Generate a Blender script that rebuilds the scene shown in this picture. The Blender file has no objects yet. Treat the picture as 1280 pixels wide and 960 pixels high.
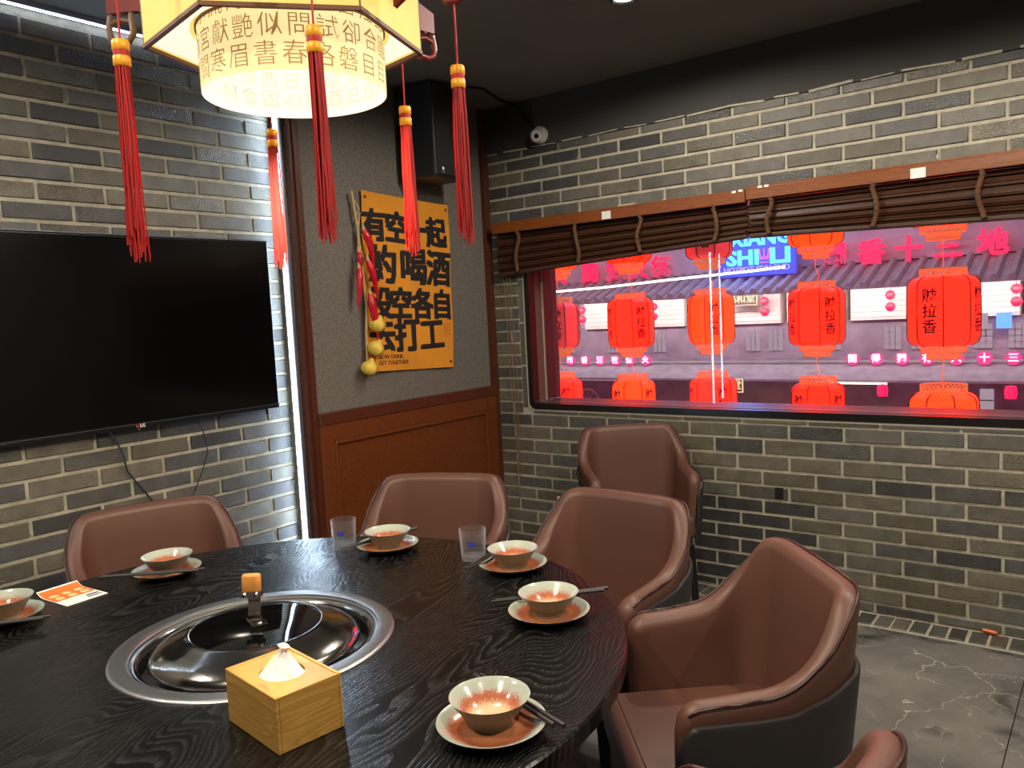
import bpy, bmesh, math, random
from mathutils import Vector, Matrix, Euler

random.seed(7)
C = bpy.context.scene.collection
PI = math.pi
R = math.radians

# ------------------------------------------------------------------ camera
CAM_Z = 1.4125
cam_d = bpy.data.cameras.new('camera')
cam = bpy.data.objects.new('camera', cam_d)
C.objects.link(cam)
bpy.context.scene.camera = cam
cam_d.sensor_width = 36.0
cam_d.lens = 36.0 * 1005.5 / 1280.0
cam_d.clip_start = 0.02
cam_d.clip_end = 200
_pit, _rol, _yaw = -8.775e-2, -5.0685e-2, -6.54077e-1
_cy, _sy = math.cos(_yaw), math.sin(_yaw)
_f = Vector((_sy * math.cos(_pit), _cy * math.cos(_pit), math.sin(_pit)))
_r = Vector((_cy, -_sy, 0))
_u = _r.cross(_f)
_r2 = math.cos(_rol) * _r + math.sin(_rol) * _u
_u2 = -math.sin(_rol) * _r + math.cos(_rol) * _u
cam.matrix_world = Matrix(((_r2.x, _u2.x, -_f.x, 0), (_r2.y, _u2.y, -_f.y, 0), (_r2.z, _u2.z, -_f.z, CAM_Z), (0, 0, 0, 1)))

# ------------------------------------------------------------------ world, exposure
sc = bpy.context.scene
sc.view_settings.view_transform = 'Standard'
sc.view_settings.look = 'None'
sc.view_settings.gamma = 1.0
sc.view_settings.use_curve_mapping = False
sc.view_settings.exposure = 0.75
sc.cycles.caustics_reflective = False
sc.cycles.caustics_refractive = False
sc.cycles.sample_clamp_indirect = 4.0
w = bpy.data.worlds.new('world')
sc.world = w
w.use_nodes = True
w.node_tree.nodes['Background'].inputs[0].default_value = (0.30, 0.20, 0.34, 1)
w.node_tree.nodes['Background'].inputs[1].default_value = 0.10

# ------------------------------------------------------------------ added fill for the atrium outside the window, and eave light
def area_light(name, loc, target, size, energy, color):
    d = bpy.data.lights.new(name, 'AREA')
    d.shape = 'RECTANGLE'; d.size = size[0]; d.size_y = size[1]
    d.energy = energy; d.color = color
    o = bpy.data.objects.new(name, d); C.objects.link(o)
    o.location = loc
    o.rotation_euler = (Vector(target) - Vector(loc)).to_track_quat('-Z', 'Y').to_euler()
    return o
area_light('atrium_fill', (-4.2, 8.6, 5.2), (-4.2, 11.8, 1.2), (9, 1.5), 110, (1.0, 0.82, 0.98))  # added wash on the facade, no fitting modelled
area_light('atrium_fill', (-1.0, 7.6, 4.6), (-2.0, 4.0, 1.2), (7, 1.2), 170, (0.92, 0.66, 1.0))  # added fill aimed back at the window panes
area_light('eave_soffit_light', (-4.4, 11.62, 1.46), (-4.4, 12.2, 1.15), (9.5, 0.06), 46, (1.0, 0.97, 0.90))
area_light('atrium_fill', (-4.4, 8.2, 2.9), (-4.4, 12.0, -0.4), (8, 0.8), 52, (0.95, 0.78, 1.0))  # added fill for the dim lower facade

# ------------------------------------------------------------------ helpers
def lin(c):
    def f(v):
        v /= 255.0
        return v / 12.92 if v <= 0.04045 else ((v + 0.055) / 1.055) ** 2.4
    return (f(c[0]), f(c[1]), f(c[2]), 1.0)

class NT:
    def __init__(self, name):
        self.m = bpy.data.materials.new(name); self.m.use_nodes = True
        self.t = self.m.node_tree; self.n = self.t.nodes; self.l = self.t.links
        self.p = self.n['Principled BSDF']; self.out = self.n['Material Output']
    def node(self, t, **kw):
        x = self.n.new(t)
        for k, v in kw.items():
            if k.startswith('i_'):
                key = k[2:]; key = int(key) if key.isdigit() else key.replace('_', ' ')
                x.inputs[key].default_value = v
            else:
                setattr(x, k, v)
        return x
    def link(self, a, b): self.l.new(a, b)

def pmat(name, col, rough=0.5, metal=0.0, spec=0.5, bump=0.0, bscale=60.0, var=0.0, vscale=8.0, coat=0.0, coords='Object', emit=None, estr=0.0, detail=3.0, stretch=None):
    k = NT(name)
    c = lin(col)
    k.p.inputs['Base Color'].default_value = c
    k.p.inputs['Roughness'].default_value = rough
    k.p.inputs['Metallic'].default_value = metal
    k.p.inputs['Specular IOR Level'].default_value = spec
    if coat:
        k.p.inputs['Coat Weight'].default_value = coat; k.p.inputs['Coat Roughness'].default_value = 0.08
    if emit:
        k.p.inputs['Emission Color'].default_value = lin(emit); k.p.inputs['Emission Strength'].default_value = estr
    if bump or var:
        tc = k.node('ShaderNodeTexCoord'); src = tc.outputs[coords]
        if stretch:
            mp = k.node('ShaderNodeMapping'); mp.inputs['Scale'].default_value = stretch
            k.link(src, mp.inputs['Vector']); src = mp.outputs['Vector']
    if var:
        nz = k.node('ShaderNodeTexNoise', i_Scale=vscale, i_Detail=detail)
        k.link(src, nz.inputs['Vector'])
        mx = k.node('ShaderNodeMix', data_type='RGBA')
        a = tuple(x * (1 - var) for x in c[:3]) + (1,); b = tuple(min(1, x * (1 + var)) for x in c[:3]) + (1,)
        mr = k.node('ShaderNodeMapRange'); mr.inputs[1].default_value = 0.35; mr.inputs[2].default_value = 0.65
        k.link(nz.outputs['Fac'], mr.inputs[0]); k.link(mr.outputs[0], mx.inputs['Factor'])
        mx.inputs[6].default_value = a; mx.inputs[7].default_value = b
        k.link(mx.outputs[2], k.p.inputs['Base Color'])
    if bump:
        nb = k.node('ShaderNodeTexNoise', i_Scale=bscale, i_Detail=4.0)
        k.link(src, nb.inputs['Vector'])
        bp = k.node('ShaderNodeBump', i_Strength=bump, i_Distance=0.01)
        k.link(nb.outputs['Fac'], bp.inputs['Height']); k.link(bp.outputs['Normal'], k.p.inputs['Normal'])
    return k.m

def emat(name, col, strength, back=None):
    k = NT(name)
    k.p.inputs['Base Color'].default_value = back if back else (0.02, 0.02, 0.02, 1)
    k.p.inputs['Emission Color'].default_value = lin(col) if max(col) > 1.5 else tuple(col) + (1,)
    k.p.inputs['Emission Strength'].default_value = strength
    return k.m

class MB:
    """collects vertices and faces of ONE mesh"""
    def __init__(self): self.v = []; self.f = []
    def add(self, vs, fs):
        o = len(self.v); self.v += [tuple(p) for p in vs]; self.f += [tuple(i + o for i in q) for q in fs]; return self
    def box(self, c, s, rot=None):
        x, y, z = s[0] / 2, s[1] / 2, s[2] / 2
        vs = [Vector(p) for p in ((-x, -y, -z), (x, -y, -z), (x, y, -z), (-x, y, -z), (-x, -y, z), (x, -y, z), (x, y, z), (-x, y, z))]
        if rot: m = Euler(rot).to_matrix(); vs = [m @ p for p in vs]
        vs = [p + Vector(c) for p in vs]
        return self.add(vs, [(0, 3, 2, 1), (4, 5, 6, 7), (0, 1, 5, 4), (1, 2, 6, 5), (2, 3, 7, 6), (3, 0, 4, 7)])
    def lathe(self, prof, n=48, c=(0, 0, 0), close=False):
        vs = []; fs = []; m = len(prof)
        for i in range(n):
            a = 2 * PI * i / n; ca, sa = math.cos(a), math.sin(a)
            for r, z in prof: vs.append((c[0] + r * ca, c[1] + r * sa, c[2] + z))
        for i in range(n):
            j = (i + 1) % n
            for k in range(m - 1 if not close else m):
                k2 = (k + 1) % m
                fs.append((i * m + k, j * m + k, j * m + k2, i * m + k2))
        return self.add(vs, fs)
    def tube(self, path, r, n=6, cap=True, up=None):
        P = [Vector(p) for p in path]; vs = []; fs = []; L = len(P)
        rr = r if isinstance(r, (list, tuple)) else [r] * L
        prev = None
        for i, p in enumerate(P):
            t = (P[min(i + 1, L - 1)] - P[max(i - 1, 0)]).normalized()
            if prev is None:
                a = Vector((0, 0, 1)) if abs(t.z) < 0.9 else Vector((1, 0, 0))
                x = t.cross(a).normalized()
            else:
                x = (prev - t * prev.dot(t)).normalized()
            prev = x; y = t.cross(x)
            for k in range(n):
                an = 2 * PI * k / n; vs.append(p + (x * math.cos(an) + y * math.sin(an)) * rr[i])
        for i in range(L - 1):
            for k in range(n):
                k2 = (k + 1) % n; fs.append((i * n + k, i * n + k2, (i + 1) * n + k2, (i + 1) * n + k))
        if cap:
            fs.append(tuple(range(n))[::-1]); fs.append(tuple((L - 1) * n + k for k in range(n)))
        return self.add(vs, fs)
    def prism(self, pts, d0, d1, axis='y'):
        """extrude a 2D outline along an axis"""
        n = len(pts)
        def mk(p, d): return (p[0], d, p[1]) if axis == 'y' else ((d, p[0], p[1]) if axis == 'x' else (p[0], p[1], d))
        vs = [mk(p, d0) for p in pts] + [mk(p, d1) for p in pts]
        fs = [tuple(range(n)), tuple(range(2 * n - 1, n - 1, -1))] + [(i, (i + 1) % n + 0, (i + 1) % n + n, i + n) for i in range(n)]
        return self.add(vs, fs)
    def mesh(self, name, smooth=None, bevel=0, bseg=2):
        me = bpy.data.meshes.new(name); me.from_pydata(self.v, [], self.f)
        bm = bmesh.new(); bm.from_mesh(me)
        if bevel:
            es = [e for e in bm.edges if len(e.link_faces) == 2 and e.calc_face_angle(0) > 0.6]
            bmesh.ops.bevel(bm, geom=es, offset=bevel, segments=bseg, profile=0.5, affect='EDGES')
        bmesh.ops.recalc_face_normals(bm, faces=bm.faces)
        bm.to_mesh(me); bm.free()
        if smooth is not None:
            me.polygons.foreach_set('use_smooth', [True] * len(me.polygons))
            me.set_sharp_from_angle(angle=R(smooth))
        return me
    def build(self, name, mat, parent=None, loc=None, rot=None, smooth=None, bevel=0, bseg=2, label=None, kind=None):
        return link(name, self.mesh(name, smooth, bevel, bseg), mat, parent, loc, rot, label, kind)

def link(name, me, mat, parent=None, loc=None, rot=None, label=None, kind=None, scale=None):
    if mat is not None and not me.materials: me.materials.append(mat)
    o = bpy.data.objects.new(name, me); C.objects.link(o)
    if parent: o.parent = parent
    if loc: o.location = loc
    if rot: o.rotation_euler = rot
    if scale: o.scale = scale
    if label: o['label'] = label
    if kind: o['kind'] = kind
    return o

def thing(name, label, cat, loc=(0, 0, 0), rotz=0.0, group=None):
    o = bpy.data.objects.new(name, None); C.objects.link(o)
    o.empty_display_size = 0.05
    o.location = loc; o.rotation_euler = (0, 0, rotz)
    tag(o, label, cat, group)
    return o

def tag(o, label, cat, group=None):
    o['label'] = label; o['category'] = cat
    if group: o['group'] = group
    return o

def dup(root, loc, rotz, label, group=None):
    def cp(o, parent):
        c = o.copy(); C.objects.link(c)
        if parent: c.parent = parent
        for ch in o.children: cp(ch, c)
        return c
    r = cp(root, None)
    r.location = loc; r.rotation_euler = (0, 0, rotz); r['label'] = label
    if group: r['group'] = group
    return r

def text_mesh(body, size, bold=0.0, extrude=0.0006, align='CENTER', res=2):
    cu = bpy.data.curves.new('lettering', 'FONT'); cu.body = body; cu.size = size
    cu.align_x = align; cu.align_y = 'CENTER'; cu.extrude = extrude; cu.offset = bold; cu.resolution_u = res
    o = bpy.data.objects.new('lettering_source', cu); C.objects.link(o)
    dg = bpy.context.evaluated_depsgraph_get(); dg.update()
    me = bpy.data.meshes.new_from_object(o.evaluated_get(dg))
    bpy.data.objects.remove(o); bpy.data.curves.remove(cu)
    me.name = 'lettering'
    me.materials.clear()
    return me

FACE_Y = (PI / 2, 0, 0)          # lettering on a wall that looks towards -y
FACE_X = (PI / 2, 0, PI / 2)     # lettering on a wall that looks towards +x

def sstep(t):
    t = max(0.0, min(1.0, t)); return t * t * (3 - 2 * t)

# ------------------------------------------------------------------ materials
def brick_material():
    k = NT('grey_brick')
    oi = k.node('ShaderNodeObjectInfo'); tc = k.node('ShaderNodeTexCoord'); geo = k.node('ShaderNodeNewGeometry')
    rp = k.node('ShaderNodeValToRGB'); cr = rp.color_ramp; cr.interpolation = 'CONSTANT'
    cols = [(90, 87, 80), (96, 92, 78), (80, 77, 72), (104, 99, 85), (70, 68, 66), (98, 95, 88), (90, 85, 71), (81, 79, 77), (101, 97, 84), (94, 90, 80), (60, 58, 57), (87, 85, 80)]
    while len(cr.elements) < len(cols): cr.elements.new(0.5)
    for i, c in enumerate(cols):
        cr.elements[i].position = i / len(cols); cr.elements[i].color = lin(c)
    k.link(oi.outputs['Random'], rp.inputs['Fac'])
    mul = k.node('ShaderNodeVectorMath', operation='SCALE'); mul.inputs['Scale'].default_value = 1.0
    k.link(geo.outputs['Position'], mul.inputs[0])
    nz = k.node('ShaderNodeTexNoise', i_Scale=14.0, i_Detail=5.0, i_Roughness=0.65)
    k.link(mul.outputs[0], nz.inputs['Vector'])
    mr = k.node('ShaderNodeMapRange'); mr.inputs[1].default_value = 0.3; mr.inputs[2].default_value = 0.7
    mr.inputs[3].default_value = 0.72; mr.inputs[4].default_value = 1.25
    k.link(nz.outputs['Fac'], mr.inputs[0])
    mx = k.node('ShaderNodeVectorMath', operation='SCALE')
    k.link(rp.outputs['Color'], mx.inputs[0]); k.link(mr.outputs[0], mx.inputs['Scale'])
    k.link(mx.outputs[0], k.p.inputs['Base Color'])
    # some bricks carry a rough glaze that glitters
    m2 = k.node('ShaderNodeMath', operation='MULTIPLY', i_1=7.31); k.link(oi.outputs['Random'], m2.inputs[0])
    fr = k.node('ShaderNodeMath', operation='FRACT'); k.link(m2.outputs[0], fr.inputs[0])
    gl = k.node('ShaderNodeMapRange'); gl.inputs[1].default_value = 0.35; gl.inputs[2].default_value = 0.75
    gl.inputs[3].default_value = 0.55; gl.inputs[4].default_value = 0.24
    k.link(fr.outputs[0], gl.inputs[0]); k.link(gl.outputs[0], k.p.inputs['Roughness'])
    bs = k.node('ShaderNodeMapRange'); bs.inputs[1].default_value = 0.3; bs.inputs[2].default_value = 0.9
    bs.inputs[3].default_value = 0.25; bs.inputs[4].default_value = 0.7
    k.link(fr.outputs[0], bs.inputs[0])
    nb = k.node('ShaderNodeTexNoise', i_Scale=170.0, i_Detail=3.0)
    k.link(geo.outputs['Position'], nb.inputs['Vector'])
    bp = k.node('ShaderNodeBump', i_Distance=0.006)
    k.link(bs.outputs[0], bp.inputs['Strength']); k.link(nb.outputs['Fac'], bp.inputs['Height'])
    k.link(bp.outputs['Normal'], k.p.inputs['Normal'])
    return k.m

def marble_material():
    k = NT('dark_marble')
    geo = k.node('ShaderNodeNewGeometry')
    nz = k.node('ShaderNodeTexNoise', i_Scale=1.8, i_Detail=6.0, i_Roughness=0.6)
    k.link(geo.outputs['Position'], nz.inputs['Vector'])
    rp = k.node('ShaderNodeValToRGB'); cr = rp.color_ramp
    cr.elements[0].position = 0.3; cr.elements[0].color = lin((86, 84, 82)); cr.elements[1].position = 0.7; cr.elements[1].color = lin((142, 138, 132))
    k.link(nz.outputs['Fac'], rp.inputs['Fac'])
    # veins: noise-distorted voronoi edges
    dn = k.node('ShaderNodeTexNoise', i_Scale=3.0, i_Detail=5.0)
    k.link(geo.outputs['Position'], dn.inputs['Vector'])
    sc1 = k.node('ShaderNodeVectorMath', operation='SCALE'); sc1.inputs['Scale'].default_value = 0.8
    k.link(dn.outputs['Color'], sc1.inputs[0])
    ad = k.node('ShaderNodeVectorMath', operation='ADD'); k.link(geo.outputs['Position'], ad.inputs[0]); k.link(sc1.outputs[0], ad.inputs[1])
    def vein(scale, width, col, prev):
        vo = k.node('ShaderNodeTexVoronoi', feature='DISTANCE_TO_EDGE', i_Scale=scale)
        k.link(ad.outputs[0], vo.inputs['Vector'])
        mr = k.node('ShaderNodeMapRange'); mr.inputs[1].default_value = 0.0; mr.inputs[2].default_value = width
        mr.inputs[3].default_value = 0.9; mr.inputs[4].default_value = 0.0
        k.link(vo.outputs['Distance'], mr.inputs[0])
        br = k.node('ShaderNodeTexNoise', i_Scale=2.3 * scale, i_Detail=2.0); k.link(geo.outputs['Position'], br.inputs['Vector'])
        m2 = k.node('ShaderNodeMapRange'); m2.inputs[1].default_value = 0.38; m2.inputs[2].default_value = 0.54
        k.link(br.outputs['Fac'], m2.inputs[0])
        ml = k.node('ShaderNodeMath', operation='MULTIPLY'); k.link(mr.outputs[0], ml.inputs[0]); k.link(m2.outputs[0], ml.inputs[1])
        mx = k.node('ShaderNodeMix', data_type='RGBA'); k.link(ml.outputs[0], mx.inputs['Factor']); k.link(prev, mx.inputs[6]); mx.inputs[7].default_value = lin(col)
        return mx.outputs[2]
    o = vein(1.3, 0.007, (196, 192, 184), rp.outputs['Color'])
    o = vein(0.75, 0.045, (34, 33, 32), o)
    o = vein(3.0, 0.006, (170, 166, 158), o)
    k.link(o, k.p.inputs['Base Color'])
    k.p.inputs['Roughness'].default_value = 0.16
    return k.m

def grain_material(name, dark, light, scale, rough, bump, stretch, coat=0.0):
    """wood: strongly drawn out, distorted bands"""
    k = NT(name)
    tc = k.node('ShaderNodeTexCoord'); mp = k.node('ShaderNodeMapping'); mp.inputs['Scale'].default_value = stretch
    k.link(tc.outputs['Object'], mp.inputs['Vector'])
    n1 = k.node('ShaderNodeTexNoise', i_Scale=scale, i_Detail=2.0); k.link(mp.outputs[0], n1.inputs['Vector'])
    m1 = k.node('ShaderNodeMath', operation='MULTIPLY', i_1=26.0); k.link(n1.outputs['Fac'], m1.inputs[0])
    fr = k.node('ShaderNodeMath', operation='FRACT'); k.link(m1.outputs[0], fr.inputs[0])
    mp2 = k.node('ShaderNodeMapping'); mp2.inputs['Scale'].default_value = tuple(s * 9 for s in stretch)
    k.link(tc.outputs['Object'], mp2.inputs['Vector'])
    n2 = k.node('ShaderNodeTexNoise', i_Scale=scale * 3.0, i_Detail=3.0); k.link(mp2.outputs[0], n2.inputs['Vector'])
    ml = k.node('ShaderNodeMath', operation='MULTIPLY'); k.link(fr.outputs[0], ml.inputs[0]); k.link(n2.outputs['Fac'], ml.inputs[1])
    rp = k.node('ShaderNodeValToRGB'); cr = rp.color_ramp
    cr.elements[0].position = 0.1; cr.elements[0].color = lin(dark); cr.elements[1].position = 0.6; cr.elements[1].color = lin(light)
    k.link(ml.outputs[0], rp.inputs['Fac']); k.link(rp.outputs['Color'], k.p.inputs['Base Color'])
    bp = k.node('ShaderNodeBump', i_Strength=bump, i_Distance=0.003); k.link(ml.outputs[0], bp.inputs['Height']); k.link(bp.outputs['Normal'], k.p.inputs['Normal'])
    k.p.inputs['Roughness'].default_value = rough
    if coat:
        k.p.inputs['Coat Weight'].default_value = coat; k.p.inputs['Coat Roughness'].default_value = 0.12
    return k.m

def ash_material():
    """black stained ash: open cathedral grain along local x"""
    k = NT('black_stained_ash')
    tc = k.node('ShaderNodeTexCoord')
    def noise(scale, sx, det):
        mp = k.node('ShaderNodeMapping'); mp.inputs['Scale'].default_value = sx; k.link(tc.outputs['Object'], mp.inputs['Vector'])
        n = k.node('ShaderNodeTexNoise', i_Scale=scale, i_Detail=det, i_Roughness=0.45); k.link(mp.outputs[0], n.inputs['Vector']); return n.outputs['Fac']
    sx = k.node('ShaderNodeSeparateXYZ'); k.link(tc.outputs['Object'], sx.inputs[0])
    a = k.node('ShaderNodeMath', operation='MULTIPLY', i_1=84.0); k.link(sx.outputs[1], a.inputs[0])
    b = k.node('ShaderNodeMath', operation='MULTIPLY_ADD', i_1=46.0); k.link(noise(1.0, (1.7, 4.6, 1.0), 1.5), b.inputs[0]); k.link(a.outputs[0], b.inputs[2])
    f = k.node('ShaderNodeMath', operation='FRACT'); k.link(b.outputs[0], f.inputs[0])
    pores = k.node('ShaderNodeMapRange'); pores.inputs[1].default_value = 0.36; pores.inputs[2].default_value = 0.62; k.link(noise(1.0, (30, 300, 1.0), 2.0), pores.inputs[0])
    late = k.node('ShaderNodeMapRange'); late.inputs[1].default_value = 0.35; late.inputs[2].default_value = 0.95; k.link(f.outputs[0], late.inputs[0])
    ml = k.node('ShaderNodeMath', operation='MULTIPLY'); k.link(late.outputs[0], ml.inputs[0]); k.link(pores.outputs[0], ml.inputs[1])
    rp = k.node('ShaderNodeValToRGB'); cr = rp.color_ramp
    cr.elements[0].position = 0.05; cr.elements[0].color = lin((5, 5, 5)); cr.elements[1].position = 0.9; cr.elements[1].color = lin((42, 41, 41))  # grain tone, with its grey reflections put into the lighter lines
    k.link(ml.outputs[0], rp.inputs['Fac']); k.link(rp.outputs['Color'], k.p.inputs['Base Color'])
    bp = k.node('ShaderNodeBump', i_Strength=0.26, i_Distance=0.002); bp.invert = True
    k.link(ml.outputs[0], bp.inputs['Height']); k.link(bp.outputs['Normal'], k.p.inputs['Normal'])
    k.p.inputs['Roughness'].default_value = 0.27; k.p.inputs['Specular IOR Level'].default_value = 0.36
    return k.m

def glaze_material(name, r_in, r_out, inner, mid, rim):
    """stoneware: coloured centre fading into a speckled pale rim (radius in object space)"""
    k = NT(name)
    tc = k.node('ShaderNodeTexCoord'); sx = k.node('ShaderNodeSeparateXYZ'); k.link(tc.outputs['Object'], sx.inputs[0])
    cx = k.node('ShaderNodeCombineXYZ'); k.link(sx.outputs[0], cx.inputs[0]); k.link(sx.outputs[1], cx.inputs[1])
    ln = k.node('ShaderNodeVectorMath', operation='LENGTH'); k.link(cx.outputs[0], ln.inputs[0])
    nz = k.node('ShaderNodeTexNoise', i_Scale=420.0, i_Detail=2.0); k.link(tc.outputs['Object'], nz.inputs['Vector'])
    no = k.node('ShaderNodeMath', operation='MULTIPLY_ADD', i_1=(r_out - r_in) * 1.1, i_2=-(r_out - r_in) * 0.62); k.link(nz.outputs['Fac'], no.inputs[0])
    ad = k.node('ShaderNodeMath', operation='ADD'); k.link(ln.outputs['Value'], ad.inputs[0]); k.link(no.outputs[0], ad.inputs[1])
    mr = k.node('ShaderNodeMapRange'); mr.inputs[1].default_value = 0.0; mr.inputs[2].default_value = r_out
    k.link(ad.outputs[0], mr.inputs[0])
    rp = k.node('ShaderNodeValToRGB'); cr = rp.color_ramp
    cr.elements[0].position = 0.0; cr.elements[0].color = lin(inner)
    cr.elements[1].position = 1.0; cr.elements[1].color = lin(rim)
    for pos, c in ((r_in / r_out * 0.62, inner), (r_in / r_out * 0.86, mid), (r_in / r_out * 1.0, mid), (min(0.98, r_in / r_out * 1.16), rim)):
        e = cr.elements.new(pos); e.color = lin(c)
    k.link(mr.outputs[0], rp.inputs['Fac']); k.link(rp.outputs['Color'], k.p.inputs['Base Color'])
    k.p.inputs['Roughness'].default_value = 0.18
    return k.m

def fabric_material():
    k = NT('grey_wall_fabric')
    geo = k.node('ShaderNodeNewGeometry')
    nz = k.node('ShaderNodeTexNoise', i_Scale=90.0, i_Detail=3.0); k.link(geo.outputs['Position'], nz.inputs['Vector'])
    rp = k.node('ShaderNodeValToRGB'); cr = rp.color_ramp
    cr.elements[0].position = 0.3; cr.elements[0].color = lin((92, 87, 81)); cr.elements[1].position = 0.7; cr.elements[1].color = lin((116, 110, 103))
    k.link(nz.outputs['Fac'], rp.inputs['Fac']); k.link(rp.outputs['Color'], k.p.inputs['Base Color'])
    n2 = k.node('ShaderNodeTexNoise', i_Scale=420.0); k.link(geo.outputs['Position'], n2.inputs['Vector'])
    bp = k.node('ShaderNodeBump', i_Strength=0.25, i_Distance=0.003); k.link(n2.outputs['Fac'], bp.inputs['Height']); k.link(bp.outputs['Normal'], k.p.inputs['Normal'])
    k.p.inputs['Roughness'].default_value = 0.8
    return k.m

def leather_material(name, col):
    k = NT(name)
    tc = k.node('ShaderNodeTexCoord')
    vo = k.node('ShaderNodeTexVoronoi', i_Scale=260.0); k.link(tc.outputs['Object'], vo.inputs['Vector'])
    bp = k.node('ShaderNodeBump', i_Strength=0.07, i_Distance=0.002); k.link(vo.outputs['Distance'], bp.inputs['Height']); k.link(bp.outputs['Normal'], k.p.inputs['Normal'])
    k.p.inputs['Base Color'].default_value = lin(col)
    k.p.inputs['Roughness'].default_value = 0.47
    return k.m

def dusty_glass():
    k = NT('dusty_window_glass')
    tr = k.node('ShaderNodeBsdfTransparent'); tr.inputs[0].default_value = (0.97, 0.97, 0.98, 1)
    tl = k.node('ShaderNodeBsdfTranslucent'); tl.inputs[0].default_value = (0.9, 0.86, 0.9, 1)
    gl = k.node('ShaderNodeBsdfGlossy'); gl.inputs['Roughness'].default_value = 0.0
    geo = k.node('ShaderNodeNewGeometry')
    nz = k.node('ShaderNodeTexNoise', i_Scale=5.0, i_Detail=6.0, i_Roughness=0.7); k.link(geo.outputs['Position'], nz.inputs['Vector'])
    mr = k.node('ShaderNodeMapRange'); mr.inputs[1].default_value = 0.35; mr.inputs[2].default_value = 0.7; mr.inputs[3].default_value = 0.005; mr.inputs[4].default_value = 0.045
    k.link(nz.outputs['Fac'], mr.inputs[0])
    m1 = k.node('ShaderNodeMixShader'); k.link(mr.outputs[0], m1.inputs[0]); k.link(tr.outputs[0], m1.inputs[1]); k.link(tl.outputs[0], m1.inputs[2])
    fr = k.node('ShaderNodeFresnel', i_IOR=1.33)
    m2 = k.node('ShaderNodeMixShader'); k.link(fr.outputs[0], m2.inputs[0]); k.link(m1.outputs[0], m2.inputs[1]); k.link(gl.outputs[0], m2.inputs[2])
    k.link(m2.outputs[0], k.out.inputs['Surface'])
    return k.m

def glass_material(name):
    """thin tumbler wall: clear in the middle, edge brightness put in as a pale mix"""
    k = NT(name)
    tr = k.node('ShaderNodeBsdfTransparent'); tr.inputs[0].default_value = (0.96, 0.965, 0.97, 1)
    gl = k.node('ShaderNodeBsdfGlossy'); gl.inputs['Roughness'].default_value = 0.03
    tl = k.node('ShaderNodeBsdfTranslucent'); tl.inputs[0].default_value = (0.9, 0.92, 0.95, 1)
    df = k.node('ShaderNodeBsdfDiffuse'); df.inputs[0].default_value = (0.8, 0.82, 0.85, 1)
    m0 = k.node('ShaderNodeMixShader', i_0=0.5); k.link(tl.outputs[0], m0.inputs[1]); k.link(df.outputs[0], m0.inputs[2])
    lw = k.node('ShaderNodeLayerWeight', i_Blend=0.5)
    pw = k.node('ShaderNodeMath', operation='POWER', i_1=3.2); k.link(lw.outputs['Facing'], pw.inputs[0])
    sc_ = k.node('ShaderNodeMath', operation='MULTIPLY_ADD', i_1=0.62, i_2=0.03); k.link(pw.outputs[0], sc_.inputs[0])  # bright edges painted in as a pale diffuse mix at grazing view
    m1 = k.node('ShaderNodeMixShader'); k.link(sc_.outputs[0], m1.inputs[0]); k.link(tr.outputs[0], m1.inputs[1]); k.link(m0.outputs[0], m1.inputs[2])
    fr = k.node('ShaderNodeMath', operation='MULTIPLY_ADD', i_1=0.25, i_2=0.035); k.link(pw.outputs[0], fr.inputs[0])
    m2 = k.node('ShaderNodeMixShader'); k.link(fr.outputs[0], m2.inputs[0]); k.link(m1.outputs[0], m2.inputs[1]); k.link(gl.outputs[0], m2.inputs[2])
    k.link(m2.outputs[0], k.out.inputs['Surface'])
    return k.m

def parchment(name, c1, c2, strength):
    k = NT(name)
    tc = k.node('ShaderNodeTexCoord')
    nz = k.node('ShaderNodeTexNoise', i_Scale=9.0, i_Detail=4.0, i_Distortion=0.6); k.link(tc.outputs['Object'], nz.inputs['Vector'])
    rp = k.node('ShaderNodeValToRGB'); cr = rp.color_ramp
    cr.elements[0].position = 0.3; cr.elements[0].color = lin(c1); cr.elements[1].position = 0.7; cr.elements[1].color = lin(c2)
    k.link(nz.outputs['Fac'], rp.inputs['Fac'])
    k.link(rp.outputs['Color'], k.p.inputs['Emission Color']); k.p.inputs['Emission Strength'].default_value = strength
    k.p.inputs['Base Color'].default_value = tuple(x * 0.3 for x in lin(c1)[:3]) + (1,); k.p.inputs['Roughness'].default_value = 0.7
    return k.m

M = {}
M['brick'] = brick_material()
M['mortar'] = pmat('mortar', (176, 171, 152), 0.9, bump=0.6, bscale=180, var=0.14, vscale=25)
M['marble'] = marble_material()
M['fabric'] = fabric_material()
M['black_paint'] = pmat('black_ceiling_paint', (120, 117, 112), 0.75, bump=0.15, bscale=120, var=0.06, vscale=3)
M['black_band'] = pmat('black_band_paint', (60, 59, 57), 0.8, bump=0.15, bscale=120, var=0.06, vscale=3)
M['plain_wall'] = pmat('plain_wall', (120, 112, 104), 0.85, var=0.05)
M['wood_red'] = grain_material('red_brown_wood', (84, 40, 13), (128, 66, 26), 3.0, 0.36, 0.08, (14, 14, 0.9))
M['wood_trim'] = grain_material('dark_red_trim_wood', (64, 30, 18), (100, 50, 30), 3.0, 0.36, 0.06, (14, 14, 0.9))
M['blind_wood'] = grain_material('blind_wood', (50, 28, 18), (82, 48, 30), 3.0, 0.42, 0.1, (0.8, 18, 18))
M['valance'] = grain_material('valance_wood', (108, 54, 16), (138, 76, 26), 2.0, 0.34, 0.05, (0.7, 12, 12))
M['tape'] = pmat('ladder_tape', (92, 60, 36), 0.85, bump=0.5, bscale=260)
M['cord'] = pmat('blind_cord', (120, 96, 66), 0.8)
M['black_frame'] = pmat('black_window_frame', (22, 19, 19), 0.3, var=0.1)
M['jamb'] = pmat('window_jamb', (96, 76, 70), 0.35, var=0.1)
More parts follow.
